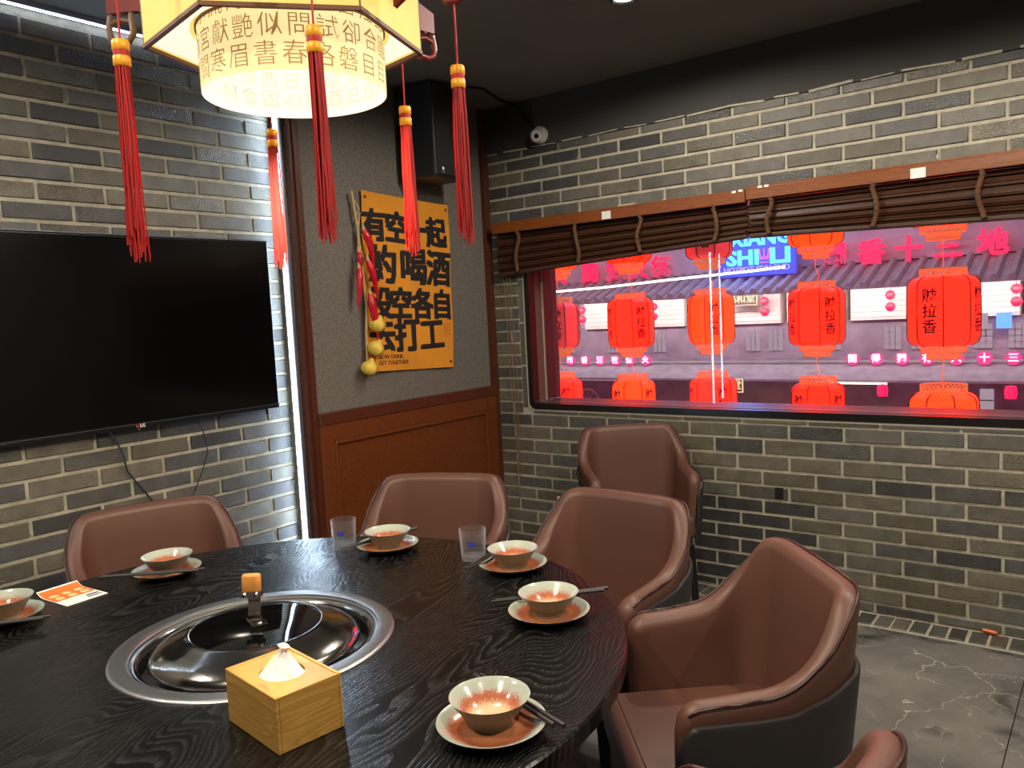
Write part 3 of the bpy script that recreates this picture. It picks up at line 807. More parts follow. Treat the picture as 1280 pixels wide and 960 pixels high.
cc = thing('security_camera', 'small white dome security camera above the brick wall', 'camera', (-2.555, YC - 0.012, 2.372))
MB().lathe([(0.0, 0.0), (0.046, 0.0), (0.046, 0.022), (0.040, 0.030), (0.0, 0.030)], 32).build('base', M['white_plastic'], cc, (0, 0, 0), (PI / 2, 0, 0), smooth=40)
ball = MB().lathe([(0.0, -0.036), (0.02, -0.030), (0.034, -0.012), (0.036, 0.004), (0.030, 0.020), (0.022, 0.028), (0.0, 0.028)], 32).build('eyeball', M['white_plastic'], cc, (0.0, -0.045, -0.010), smooth=50)
ball.rotation_euler = Vector((2.3, -3.4, -1.0)).to_track_quat('Z', 'Y').to_euler()
MB().lathe([(0.0, 0.0285), (0.013, 0.0285), (0.013, 0.030), (0.0, 0.032)], 24).build('lens', M['lid_glass'], ball)
for k in range(10):
    a = 2 * PI * k / 10
    MB().lathe([(0.0, 0.001), (0.002, 0.001), (0.002, 0)], 8).build('infrared_lamp', M['black'], ball, (0.018 * math.cos(a), 0.018 * math.sin(a), 0.0285))
tag(MB().tube([(-2.585, 3.71, 2.40), (-2.64, 3.71, 2.46), (-2.72, 3.705, 2.565), (-2.74, 3.60, 2.573), (-2.66, 3.35, 2.573), (-2.75, 3.1, 2.573), (-2.86, 3.0, 2.573)], 0.007, 6).build('cable', M['cable'], smooth=60), 'black cable running up from the security camera onto the ceiling', 'cable')

so = thing('wall_socket', 'white three pin wall socket low on the brick wall', 'socket', (-2.518, YC - 0.006, 0.318))
MB().box((0, 0, 0), (0.088, 0.012, 0.088)).build('plate', M['white_plastic'], so, bevel=0.003)
MB().box((0, -0.0065, 0.014), (0.006, 0.003, 0.013)).build('pin_hole', M['black'], so)
for s in (-1, 1): MB().box((s * 0.011, -0.0065, -0.010), (0.010, 0.003, 0.005)).build('pin_hole', M['black'], so)
MB().box((-0.026, -0.008, 0.020), (0.014, 0.006, 0.020)).build('switch', M['white_plastic'], so, bevel=0.001)

# ================================================================== BLINDS
def blind(label, x0, x1, zrail, ztop, zb0, zb1, tapes, y, nslat, solid):
    t = thing('roller_blind', label, 'blind', ((x0 + x1) / 2, y, zrail), 0)
    cx = (x0 + x1) / 2
    MB().box((0, 0, 0), (x1 - x0, 0.022, 0.052)).build('valance', M['valance'], t, bevel=0.003)
    MB().box((0, 0.014, 0.029), (x1 - x0, 0.05, 0.008)).build('valance_top', M['valance'], t)
    MB().box((0, 0.035, -0.005), (x1 - x0 - 0.02, 0.035, 0.045)).build('head_rail', M['black_metal'], t)
    me = MB().box((0, 0, 0), (x1 - x0 - 0.007, 0.028, 0.0042)).mesh('slat')
    for k in range(nslat):
        f = k / (nslat - 1)
        # the pulled-up slats rest on one another and hang slightly askew
        zl = ztop + (zb0 - ztop) * (f ** 0.85); zr = ztop + (zb1 - ztop) * (f ** 0.85)
        ang = math.atan2(zr - zl, x1 - x0)
        link('slat', me, M['blind_wood'], t, (0.008 * math.sin(k * 2.1), 0.030 + 0.006 * math.sin(k * 1.7), (zl + zr) / 2 - zrail), (R(random.uniform(38, 66)), -ang, 0))
    MB().box((0, 0.03, (zb0 + zb1) / 2 - zrail), (x1 - x0 - 0.01, 0.032, 0.016), (0, -math.atan2(zb1 - zb0, x1 - x0), 0)).build('bottom_bar', M['blind_wood'], t, bevel=0.003)
    if solid:
        pass
    for tx in tapes:
        P = []; f = (tx - x0) / (x1 - x0); zb = zb0 + (zb1 - zb0) * f
        for k in range(9):
            q = k / 8
            P.append((tx - cx + 0.012 * math.sin(q * 5 + tx * 9) * (1 if q > .1 else 0), -0.004 + 0.006 * math.sin(q * 9), ztop + 0.02 + (zb - ztop - 0.02) * q - zrail))
        MB().tube(P, [0.0105] * 9, 8).build('ladder_tape', M['tape'], t, smooth=60)
        for k in range(1, 8):
            MB().lathe([(0.0095, -0.004), (0.0125, 0.0), (0.0095, 0.004)], 10).build('tape_knot', M['tape'], t, P[k])
    return t
B1 = blind('left wooden slat blind half drawn up over the window', -2.868, -1.3905, 1.888, 1.850, 1.632, 1.712, (-2.70, -2.31, -1.938, -1.54), YC - 0.085, 19, True)
B2 = blind('right wooden slat blind half drawn up over the window', -1.3865, 0.95, 1.897, 1.857, 1.712, 1.648, (-1.282, -0.841, -0.452, 0.15, 0.6), YC - 0.085, 19, False)
for i, (x_, w_, z_) in enumerate(((-2.117, 0.052, 1.886), (-0.672, 0.056, 1.890))):
    o = MB().box((0, 0, 0), (w_, 0.002, 0.040)).build('paper_label', M['paper_white'], loc=(x_, YC - 0.098, z_))
    tag(o, 'white paper label stuck on the wooden valance of the %s blind' % ('left' if i == 0 else 'right'), 'label')
for i, (x_, z_, where) in enumerate(((-1.44, 1.914, 'on the right end of the left valance'), (-1.408, 1.916, 'just left of the joint of the valances'), (-1.318, 1.922, 'just right of the joint of the valances'), (-1.288, 1.922, 'second right of the joint of the valances'))):
    o = MB().box((0, 0, 0), (0.02, 0.002, 0.010)).build('tape_scrap', M['paper_white'], loc=(x_, YC - 0.098, z_))
    tag(o, 'tiny white tape scrap ' + where, 'tape')
for i, (x_, z_, where) in enumerate(((-1.262, 1.958, 'near the joint of the valances'), (-0.628, 1.958, 'above the right paper label'))):
    o = MB().box((0, 0, 0), (0.022, 0.002, 0.018)).build('tape_scrap', M['paper_white'], loc=(x_, YC - 0.003, z_))
    tag(o, 'small white tape scrap on the brick ' + where, 'tape')
for i, dx in enumerate((0, 0.022, 0.046)):
    o = MB().tube([(-2.845 + dx, YC - 0.05, 1.85), (-2.842 + dx, YC - 0.035, 1.5), (-2.835 + dx, YC - 0.03, 1.1), (-2.83 + dx * 0.6, YC - 0.022, 0.7), (-2.822 + dx * 0.3, YC - 0.02, 0.28 + 0.12 * i)], 0.0022, 5).build('blind_cord', M['cord'], smooth=60)
    tag(o, ('thin pull cord of the left blind, %s of the three' % ('leftmost', 'middle', 'rightmost')[i]), 'cord', 'blind cords')

# ================================================================== TABLE
TX, TY, TZ = -1.46, 0.97, 0.752
RT = 0.779
table = thing('dining_table', 'round black wood grained dining table with a sunken cooker', 'table', (TX, TY, 0), R(103))
MB().lathe([(0.272, TZ - 0.004), (0.272, TZ), (RT - 0.004, TZ), (RT, TZ - 0.004), (RT, TZ - 0.030), (RT - 0.006, TZ - 0.034), (0.272, TZ - 0.034)], 144, close=True).build('tabletop', M['black_ash'], table, smooth=35)
MB().lathe([(0.30, TZ - 0.034), (0.34, TZ - 0.05), (0.30, 0.12), (0.42, 0.03), (0.42, 0.001), (0.0, 0.001)], 48).build('pedestal', M['black_ash'], table, smooth=40)

ck = thing('hot_pot_cooker', 'round stainless steel cooker ring set into the black table', 'cooker', (TX, TY, TZ))
MB().lathe([(0.240, -0.012), (0.2435, -0.0075), (0.2475, -0.0065), (0.249, -0.001), (0.2525, 0.0), (0.254, 0.0045), (0.258, 0.005), (0.280, 0.0045), (0.287, 0.003), (0.289, 0.0005), (0.287, -0.002), (0.27, -0.004), (0.262, -0.03), (0.246, -0.03), (0.240, -0.02)], 128, close=True).build('flange', M['steel'], ck, smooth=40)
MB().lathe([(0.2435, -0.004), (0.240, -0.006), (0.238, -0.018), (0.234, -0.052), (0.150, -0.056), (0.0, -0.056)], 96).build('trough', M['steel'], ck, smooth=40)
b = MB()
for k in range(110):
    a = 2 * PI * k / 110
    b.box((0.2352 * math.cos(a), 0.2352 * math.sin(a), -0.034), (0.004, 0.0058, 0.026), (0, 0.1, a))
b.build('vent_slots', M['black'], ck, kind='stuff')
MB().lathe([(0.2395, -0.006), (0.236, -0.005), (0.233, -0.008), (0.236, -0.012)], 96, close=True).build('inner_rim', M['steel_polished'], ck, smooth=40)

ld = thing('cooker_lid', 'shiny domed steel lid with a dark glass centre lying on the cooker', 'lid', (TX, TY, TZ - 0.012))
MB().lathe([(r_ * 0.952, z_) for r_, z_ in ((0.222, -0.004), (0.226, 0.0), (0.224, 0.007), (0.212, 0.016), (0.190, 0.026), (0.165, 0.035), (0.151, 0.0405), (0.145, 0.0435), (0.141, 0.0435), (0.138, 0.041), (0.145, 0.036), (0.19, 0.02), (0.215, 0.003))], 128, close=True).build('dome', M['steel_polished'], ld, smooth=50)
MB().lathe([(0.134, 0.0415), (0.10, 0.0455), (0.05, 0.0485), (0.0, 0.049)], 96).build('glass_centre', M['lid_glass'], ld, smooth=60)
hd = MB()
MB().box((0, 0, 0), (0.06, 0.03, 0.003)).build('handle_base', M['steel_polished'], ld, (0.005, 0.0, 0.051), (0, 0, R(-20)), bevel=0.001)
pth = [(0.0, 0.0, 0.052), (0.004, 0.0, 0.066), (-0.002, 0.0, 0.082), (-0.004, 0.0, 0.098), (-0.003, 0, 0.112)]
b = MB(); vs = []; fs = []
for (x, y, z) in pth:
    for (dx, dy) in ((-0.0016, -0.013), (0.0016, -0.013), (0.0016, 0.013), (-0.0016, 0.013)): vs.append((x + dx, y + dy, z))
for i in range(len(pth) - 1):
    for k in range(4): fs.append((i * 4 + k, i * 4 + (k + 1) % 4, (i + 1) * 4 + (k + 1) % 4, (i + 1) * 4 + k))
hstrap = b.add(vs, fs).build('handle_strap', M['steel_polished'], ld, (0, 0, 0), (0, 0, R(-52)), smooth=50)
gp = MB().box((0, 0, 0), (0.018, 0.040, 0.042)).build('handle_grip', M['grip_wood'], ld, (-0.003, -0.001, 0.132), (0, R(-8), R(-52)), bevel=0.007, bseg=3, smooth=40)
MB().box((0, 0, -0.022), (0.021, 0.042, 0.012)).build('grip_plate', M['steel_polished'], gp, bevel=0.001)
for s in (-1, 1):
    MB().lathe([(0, 0.003), (0.003, 0.0025), (0.005, 0.0)], 14).build('rivet', M['steel_polished'], gp, (0.0105, s * 0.012, -0.022), (0, PI / 2, 0), smooth=50)
    MB().lathe([(0, 0.004), (0.004, 0.003), (0.006, 0.0)], 14).build('rivet', M['steel_polished'], ld, (0.005 + s * 0.019, s * -0.007, 0.0525), smooth=50)

# ---- tissue box
tb = thing('tissue_box', 'square bamboo tissue box on the black table beside the cooker', 'box', (-1.1035, 0.775, TZ), R(-8))
TBX, TBY, TBZ = 0.170, 0.118, 0.092
# walls, base and a lid plate with a round opening
def tsl(c, s, nm): return MB().box(c, s).build(nm, M['bamboo'], tb, bevel=0.0012)
for s in (-1, 1):
    tsl((0, s * (TBY / 2 - 0.003), TBZ / 2), (TBX, 0.006, TBZ - 0.001), 'side_panel')
    tsl((s * (TBX / 2 - 0.003), 0, TBZ / 2), (0.006, TBY - 0.012, TBZ - 0.001), 'side_panel')
tsl((0, 0, 0.004), (TBX - 0.013, TBY - 0.013, 0.006), 'base_panel')
oc = []
n = 40
rx, ry, hr = TBX / 2 - 0.006, TBY / 2 - 0.0065, 0.036
outer = []; inner = []
for k in range(n):
    a = 2 * PI * k / n; ca, sa = math.cos(a), math.sin(a)
    s = min(rx / abs(ca) if abs(ca) > 1e-6 else 9, ry / abs(sa) if abs(sa) > 1e-6 else 9)
    outer.append((s * ca, s * sa)); inner.append((hr * 1.12 * ca, hr * sa))
for q in ((rx, ry), (-rx, ry), (-rx, -ry), (rx, -ry)):
    i_ = min(range(n), key=lambda i: (outer[i][0] - q[0]) ** 2 + (outer[i][1] - q[1]) ** 2); outer[i_] = q
vs = [(p[0], p[1], TBZ - 0.002) for p in outer] + [(p[0], p[1], TBZ - 0.002) for p in inner] + [(p[0], p[1], TBZ - 0.008) for p in outer] + [(p[0], p[1], TBZ - 0.008) for p in inner]
fs = []
for i in range(n):
    j = (i + 1) % n
    fs += [(i, j, n + j, n + i), (2 * n + i, 3 * n + i, 3 * n + j, 2 * n + j), (i, 2 * n + i, 2 * n + j, j), (n + i, n + j, 3 * n + j, 3 * n + i)]
MB().add(vs, fs).build('top_panel', M['bamboo'], tb)
# the pulled-out sheet: a pleated cone of paper
b = MB(); vs = []; fs = []; na, nr = 56, 12
rnd = random.Random(5)
for i in range(na):
    a = 2 * PI * i / na
    for k in range(nr):
        t = k / (nr - 1)
        fold = 0.5 + 0.5 * math.cos(3 * a + 0.6) + 0.35 * math.cos(5 * a + 1.9)
        base = (0.037 - 0.006 * fold) * (1 - min(1, t / 0.74)) ** 0.95
        tuft = 0.0075 * math.exp(-((t - .9) / .09) ** 2) * (1 + 0.45 * math.cos(2 * a))
        rad = base + 0.0030 + tuft + 0.0016 * math.sin(8 * a + 5 * t) * (1 - 0.5 * t)
        if t > 0.98: rad *= 0.35
        z = TBZ - 0.006 + 0.048 * t ** 1.05 + 0.004 * math.cos(3 * a + 1.0) * math.sin(PI * t)
        vs.append((rad * math.cos(a) * 1.10 - 0.006 * t + 0.001, rad * math.sin(a) * 0.94 + 0.012 * t - 0.002, z))
for i in range(na):
    for k in range(nr - 1):
        j = (i + 1) % na; fs.append((i * nr + k, j * nr + k, j * nr + k + 1, i * nr + k + 1))
fs.append(tuple(i * nr + nr - 1 for i in range(na)))
ts = MB().add(vs, fs).build('tissue', M['tissue'], smooth=50)
ts.location = (-1.1035, 0.775, TZ); ts.rotation_euler = (0, 0, R(-8))
tag(ts, 'white paper tissue sticking up out of the bamboo box', 'tissue')

# ---- place settings
BOWL_IN = [(0.0, 0.012), (0.020, 0.0125), (0.034, 0.018), (0.048, 0.030), (0.058, 0.041), (0.0645, 0.0475)]
BOWL_OUT = [(0.0655, 0.048), (0.0645, 0.0462), (0.056, 0.034), (0.046, 0.020), (0.036, 0.010), (0.034, 0.0045), (0.033, 0.0), (0.028, 0.0), (0.026, 0.004), (0.0, 0.004)]
PL_IN = [(0.0, 0.0055), (0.052, 0.0055), (0.066, 0.0085), (0.080, 0.0150), (0.0865, 0.0185)]
PL_OUT = [(0.0885, 0.019), (0.0875, 0.0170), (0.070, 0.0070), (0.056, 0.002), (0.052, 0.0), (0.044, 0.0), (0.042, 0.002), (0.0, 0.002)]
def two_glaze(name, inner, outer, m_in, label, loc, cat, group):
    t = thing(name, label, cat, loc, random.uniform(0, 6), group)
    MB().lathe(inner + [outer[0]], 64).build('glazed_inside', m_in, t, smooth=60)
    MB().lathe(outer, 64).build('outside', M['stone_out'], t, smooth=60)
    return t
bowl0 = plate0 = None
sett = [((-0.796, 0.940), 'nearest the camera'), ((-0.989, 1.381), 'on the right, second from the camera'), ((-1.258, 1.606), 'at the far right, by the clear tumbler'),
        ((-1.688, 1.574), 'before the wood panelling'), ((-2.066, 1.112), 'in front of the television'), ((-2.095, 0.716), 'cut off by the left picture edge')]
for i, ((x, y), where) in enumerate(sett):
    lp = 'speckled stoneware saucer with orange centre ' + where
    lb = 'small orange glazed bowl on its saucer ' + where
    zp = TZ + 0.0006
    if i == 0:
        plate0 = two_glaze('saucer', PL_IN, PL_OUT, M['plate_glaze'], lp, (x, y, zp), 'plate', 'stoneware saucers around the table')
        bowl0 = two_glaze('bowl', BOWL_IN, BOWL_OUT, M['bowl_glaze'], lb, (x - 0.008, y + 0.008, zp + 0.0057), 'bowl', 'orange bowls around the table')
    else:
        dup(plate0, (x, y, zp), i * 1.3, lp); dup(bowl0, (x - 0.004, y + 0.006, zp + 0.0057), i * 1.1, lb)

def chopsticks(a, b_, z0, z1, where):
    a = Vector((a[0], a[1], z0)); b_ = Vector((b_[0], b_[1], z1))
    d = (b_ - a).normalized(); s = Vector((-d.y, d.x, 0)).normalized()
    for k in (-1, 1):
        p0 = a + s * 0.0045 * k + d * 0.004 * k; p1 = b_ + s * 0.0055 * k + d * 0.006 * k
        o = MB().tube([tuple(p0), tuple(p0.lerp(p1, 0.5)), tuple(p1)], [0.0024, 0.0032, 0.0040], 8).build('chopstick', M['chopstick'], smooth=50)
        tag(o, 'dark chopstick, %s of the pair %s' % (('left' if k < 0 else 'right'), where), 'chopstick', 'pairs of dark chopsticks')
zc = TZ + 0.0237
chopsticks((-0.912, 1.045), (-0.688, 0.973), zc, zc, 'behind the bowl nearest the camera')
chopsticks((-1.116, 1.346), (-0.936, 1.533), zc, zc, 'behind the second bowl on the right')
chopsticks((-1.316, 1.485), (-1.352, 1.69), zc, zc, 'at the bowl by the far right tumbler')
chopsticks((-1.752, 1.455), (-1.712, 1.72), zc, zc, 'at the bowl before the wood panelling')
chopsticks((-2.142, 0.970), (-1.947, 1.143), zc, zc, 'in front of the bowl by the television')
chopsticks((-2.12, 0.55), (-1.95, 0.757), zc, zc, 'beside the bowl at the left picture edge')

def tumbler(x, y, label):
    t = thing('tumbler', label, 'glass', (x, y, TZ + 0.0008), random.uniform(0, 3), 'clear tumblers')
    MB().lathe([(0.0, 0.0), (0.031, 0.0), (0.0325, 0.004), (0.0368, 0.082), (0.0362, 0.084), (0.0350, 0.082), (0.0312, 0.014), (0.029, 0.011), (0.0, 0.010)], 48).build('glass_body', M['clear_glass'], t, smooth=50)
    b = MB()
    for k in range(12):
        a = -R(100) + k * 0.05
        r_ = 0.0352; hgt = 0.010 + 0.005 * math.sin(k * 2.2)
        b.box((r_ * math.cos(a), r_ * math.sin(a), 0.048), (0.0006, 0.0014, hgt), (0, 0, a))
    b.build('blue_print', M['blue_print'], t)
    t.rotation_euler = (0, 0, R(30))
tumbler(-1.822, 1.528, 'clear tumbler with a blue print beside the far saucer, left of the two')
tumbler(-1.405, 1.622, 'clear tumbler with a blue print beside the far right saucer')

# ---- card
cd = thing('menu_card', 'orange and white printed card lying on the left edge of the table', 'card', (-2.130, 0.891, TZ + 0.0008), R(4))
b = MB(); vs = []; fs = []
for i in range(13):
    x = -0.072 + 0.146 * i / 12; lift = 0.012 * max(0, (1 - i / 3.0)) ** 2
    for y in (-0.052, 0.052):
        for dz in (0, 0.0008): vs.append((x, y, lift + dz))
for i in range(12):
    a = i * 4; c_ = a + 4
    fs += [(a, c_, c_ + 2, a + 2), (a + 1, a + 3, c_ + 3, c_ + 1), (a, a + 1, c_ + 1, c_), (a + 2, c_ + 2, c_ + 3, a + 3)]
fs += [(0, 2, 3, 1), (48, 49, 51, 50)]
MB().add(vs, fs).build('sheet', M['card_white'], cd)
b = MB(); vs = []; fs = []
for i in range(9):
    x = -0.068 + 0.086 * i / 8; lift = 0.012 * max(0, (1 - ((x + .072) / .146 * 12) / 3.0)) ** 2 + 0.0011
    for y in (-0.050, 0.0505): vs.append((x, y, lift))
for i in range(8): fs.append((i * 2, i * 2 + 2, i * 2 + 3, i * 2 + 1))
MB().add(vs, fs).build('orange_print', M['card_orange'], cd)
for ix in range(2):
    for iy in range(3):
        MB().lathe([(0.0, 0.0004), (0.011, 0.0004), (0.011, 0.0)], 20).build('printed_dot', M['card_pale'], cd, (-0.030 + ix * 0.030, -0.030 + iy * 0.031, 0.0013))
MB().box((0.040, 0.030, 0.0013), (0.008, 0.030, 0.0006)).build('printed_bar', M['card_navy'], cd)
MB().box((0.055, 0.028, 0.0013), (0.005, 0.036, 0.0006)).build('printed_bar', M['card_navy'], cd)

# copper coloured stub on the floor
o = MB().tube([(-0.452, 3.697, 0.014), (-0.405, 3.690, 0.012), (-0.398, 3.689, 0.012)], [0.010, 0.010, 0.005], 12).build('copper_stub', M['copper'], smooth=50)
tag(o, 'small copper coloured stub lying on the brick border by the wall', 'tube')

# ================================================================== CHAIRS
def plan(s):
    a, Rr, yb = 0.134, 0.080, -0.145
    sg = 1 if s >= 0 else -1; q = abs(s); arc = Rr * PI / 2
    if q < a: p = (q, yb); nrm = (0.0, -1.0)
    elif q < a + arc:
        th = (q - a) / Rr; p = (a + Rr * math.sin(th), yb + Rr * (1 - math.cos(th))); nrm = (math.sin(th), -math.cos(th))
    else: p = (a + Rr, yb + Rr + (q - a - arc)); nrm = (1.0, 0.0)
    return (p[0] * sg, p[1]), (nrm[0] * sg, nrm[1])
S_END = 0.134 + 0.080 * PI / 2 + 0.258
TOP = [(0.0, 0.842), (0.10, 0.841), (0.162, 0.838), (0.190, 0.832), (0.227, 0.756), (0.263, 0.704), (0.297, 0.680), (0.33, 0.667), (0.40, 0.658), (0.47, 0.653), (0.70, 0.642)]
ZBK = [(0.0, 0.690), (0.16, 0.688), (0.21, 0.676), (0.25, 0.652), (0.30, 0.630), (0.37, 0.622), (0.70, 0.612)]
def table_at(tb, q):
    for (x0, y0), (x1, y1) in zip(tb[:-1], tb[1:]):
        if q <= x1: return y0 + (y1 - y0) * (q - x0) / (x1 - x0)
    return tb[-1][1]
def top_raw(q): return table_at(TOP, abs(q))
def top_h(s):
    q = abs(s)
    h = sum(top_raw(q + d) * w_ for d, w_ in ((-.016, .1), (-.010, .15), (-.005, .15), (0, .2), (.005, .15), (.010, .15), (.016, .1)))
    e = (q - (S_END - 0.05)) / 0.05
    if e > 0: h -= 0.05 * (1 - math.sqrt(max(0, 1 - min(1, e) ** 2)))
    return h
def lean(s): return 0.10 - 0.03 * sstep((abs(s) - 0.25) / 0.2)
def chair_pt(s, n, z):
    p, nr = plan(s); d = n + lean(s) * (z - 0.45)
    return (p[0] + nr[0] * d, p[1] + nr[1] * d, z)
def make_chair(label):
    t = thing('tub_chair', label, 'chair', (0, 0, 0), 0, 'brown leather tub chairs')
    NS = 112; ss = [(-1 + 2 * i / NS) * S_END for i in range(NS + 1)]
    # denser near the arm ends
    vs = []; fs = []; ring = 0
    for s in ss:
        h = top_h(s); e = max(0.0, (abs(s) - (S_END - 0.035)) / 0.035)
        th = (0.050 + 0.010 * sstep((abs(s) - 0.22) / 0.12)) * (0.25 + 0.75 * math.sqrt(max(0.0, 1 - e * e)))
        r_ = th / 2; loop = []
        for k in range(6): loop.append((-r_ * (1.0 - 0.10 * math.sin(PI * k / 5)) , 0.40 + (h - r_ - 0.40) * k / 5))
        for k in range(1, 8): a = PI - PI * k / 8; loop.append((r_ * math.cos(a), h - r_ + r_ * math.sin(a)))
        for k in range(6): loop.append((r_, h - r_ - (h - r_ - 0.40) * k / 5))
        ring = len(loop)
        for (n_, z_) in loop: vs.append(chair_pt(s, n_, z_))
    for i in range(NS):
        for k in range(ring):
            k2 = (k + 1) % ring; fs.append((i * ring + k, (i + 1) * ring + k, (i + 1) * ring + k2, i * ring + k2))
    fs.append(tuple(range(ring))); fs.append(tuple(NS * ring + k for k in range(ring))[::-1])
    MB().add(vs, fs).build('backrest', M['leather'], t, smooth=60)
    # outer black shell
    vs = []; fs = []
    for s in ss:
        e = max(0.0, (abs(s) - (S_END - 0.03)) / 0.03)
        zb = min(table_at(ZBK, abs(s)), top_h(s) - 0.028) - 0.02 * (1 - math.sqrt(max(0, 1 - e * e)))
        off = (0.026 + 0.005 * sstep((abs(s) - 0.22) / 0.12)) * (0.25 + 0.75 * math.sqrt(max(0.0, 1 - e * e)))
        zl = 0.335
        loop = [(off - 0.006, zl), (off - 0.004, zb - 0.006), (off + 0.002, zb - 0.001), (off + 0.009, zb - 0.003), (off + 0.012, zb - 0.010), (off + 0.012, 0.47), (off + 0.010, zl + 0.02), (off + 0.004, zl)]
        ring = len(loop)
        for (n_, z_) in loop: vs.append(chair_pt(s, n_, z_))
    for i in range(NS):
        for k in range(ring):
            k2 = (k + 1) % ring; fs.append((i * ring + k, (i + 1) * ring + k, (i + 1) * ring + k2, i * ring + k2))
    fs.append(tuple(range(ring))); fs.append(tuple(NS * ring + k for k in range(ring))[::-1])
    MB().add(vs, fs).build('outer_shell', M['black_leather'], t, smooth=50, label='black lower outer shell')
    # piping along the outer top edge and down the arm fronts
    P = [chair_pt(s, (0.0205 + 0.005 * sstep((abs(s) - 0.22) / 0.12)) * math.sqrt(max(0.04, 1 - max(0.0, (abs(s) - (S_END - 0.035)) / 0.035) ** 2)), top_h(s) - 0.0055) for s in ss[2:-2]]
    MB().tube(P, 0.0034, 6).build('piping', M['piping'], t, smooth=60)
    st = MB().box((0, 0.062, 0.425), (0.400, 0.412, 0.105)).build('seat', M['leather'], t, bevel=0.028, bseg=4, smooth=60)
    P = [(-0.222, 0.262, 0.472), (-0.1, 0.266, 0.4745), (0.1, 0.266, 0.4745), (0.222, 0.262, 0.472)]
    MB().tube([(x, 0.236, 0.4765) for x in (-0.175, -0.1, 0, 0.1, 0.175)], 0.0022, 5).build('seam', M['gold'] if False else M['piping'], st)
    MB().box((0, 0.05, 0.352), (0.38, 0.38, 0.04)).build('seat_base', M['black_leather'], t, bevel=0.01)
    for sx in (-1, 1):
        for sy in (-1, 1):
            x0, y0 = sx * 0.175, 0.045 + sy * 0.165; x1, y1 = sx * 0.20, 0.04 + sy * 0.20
            vs = [(x1 - .012, y1 - .012, 0.0), (x1 + .012, y1 - .012, 0.0), (x1 + .012, y1 + .012, 0.0), (x1 - .012, y1 + .012, 0.0),
                  (x0 - .022, y0 - .022, .34), (x0 + .022, y0 - .022, .34), (x0 + .022, y0 + .022, .34), (x0 - .022, y0 + .022, .34)]
            MB().add(vs, [(0, 3, 2, 1), (4, 5, 6, 7), (0, 1, 5, 4), (1, 2, 6, 5), (2, 3, 7, 6), (3, 0, 4, 7)]).build('leg', M['black_metal'], t, bevel=0.004)
    return t
chair0 = None
seats = [(-3.0, 1.035, 'brown tub chair in the near right corner, only one arm and its back top showing'), (41.0, 1.03, 'large brown tub chair at the right of the table, seat in full view'),
         (78.0, 1.03, 'brown tub chair at the table in front of the chair by the wall'), (114.2, 1.11, 'brown tub chair in front of the wood panelling'),
         (161.5, 1.03, 'brown tub chair under the television, left of the light strip')]
for i, (ang, rr, lb) in enumerate(seats):
    a = R(ang); loc = (TX + rr * math.cos(a), TY + rr * math.sin(a), 0)
    rz = a + PI / 2 + (R(8) if i == 2 else 0)            # local +y points back to the table centre
    if chair0 is None:
        chair0 = make_chair(lb); chair0.location = loc; chair0.rotation_euler = (0, 0, rz)
    else: dup(chair0, loc, rz, lb)
dup(chair0, (-1.825, 3.31, 0), R(180 + 42), 'brown tub chair standing empty against the brick wall under the window')

# ================================================================== PENDANT LANTERN
LX, LY = -1.308, 1.042
LZ = CAM_Z + 0.53
HR = 0.259; H0 = -69.75
pl = thing('pendant_lantern', 'lit hexagonal parchment lantern with an inner drum hanging over the table', 'lamp', (LX, LY, LZ))
hv = [(HR * math.cos(R(H0 + 60 * k)), HR * math.sin(R(H0 + 60 * k))) for k in range(6)]
HH = 0.20
for k in range(6):
    a, b_ = Vector(hv[k]), Vector(hv[(k + 1) % 6]); mid = (a + b_) / 2; ln = (b_ - a).length; an = math.atan2((b_ - a).y, (b_ - a).x)
    MB().box((0, 0, 0), (ln - 0.002, 0.004, HH)).build('shade_panel', M['shade'], pl, (mid.x, mid.y, HH / 2 + 0.006), (0, 0, an))
    MB().box((0, 0, 0), (ln + 0.004, 0.009, 0.007)).build('bottom_rail', M['shade_edge'], pl, (mid.x, mid.y, 0.003), (0, 0, an))
    MB().box((0, 0, 0), (0.003, 0.003, HH)).build('corner_strip', M['shade_edge'], pl, (a.x * 1.004, a.y * 1.004, HH / 2 + 0.006))
# cream inner ceiling of the shade with a round opening for the drum
DR = 0.1745; DX, DY = 0.012, 0.004
n = 60; outer = []; inner = []
for k in range(n):
    a = 2 * PI * k / n; rel = (math.degrees(a) - H0 + 360 * 3) % 60 - 30
    rad = (HR - 0.006) * math.cos(R(30)) / math.cos(R(rel)); outer.append((rad * math.cos(a), rad * math.sin(a)))
    inner.append((DX + (DR + 0.012) * math.cos(a), DY + (DR + 0.012) * math.sin(a)))
vs = [(p[0], p[1], 0.010) for p in outer] + [(p[0], p[1], 0.028) for p in inner]
MB().add(vs, [(i, (i + 1) % n, n + (i + 1) % n, n + i) for i in range(n)]).build('shade_lining', M['shade_inner'], pl, smooth=60)
DZ0, DZ1 = -0.087, 0.11
dr = MB().lathe([(DR - 0.001, DZ0 + .0005), (DR, DZ0), (DR, DZ1)], 96, c=(DX, DY, 0)).build('drum', M['drum'], pl, smooth=40)
MB().lathe([(DR - 0.001, DZ0 + .0003), (DR - 0.0018, DZ0), (DR - 0.0018, DZ1)], 96, c=(DX, DY, 0)).build('drum_inner_face', M['shade_inner'], pl, smooth=40, label='inner face of the drum, bulb-lit paleness put into its colour')  # paler copy of the drum wall, bulb light put into its colour
MB().lathe([(DR + 0.001, 0.028), (DR + 0.004, 0.028), (DR + 0.004, 0.033), (DR + 0.001, 0.033)], 72, c=(DX, DY, 0), close=True).build('drum_hoop', M['shade_edge'], pl)
MB().lathe([(0.0, 0.105), (DR - 0.003, 0.105)], 48, c=(DX, DY, 0)).build('drum_top', M['shade_inner'], pl)
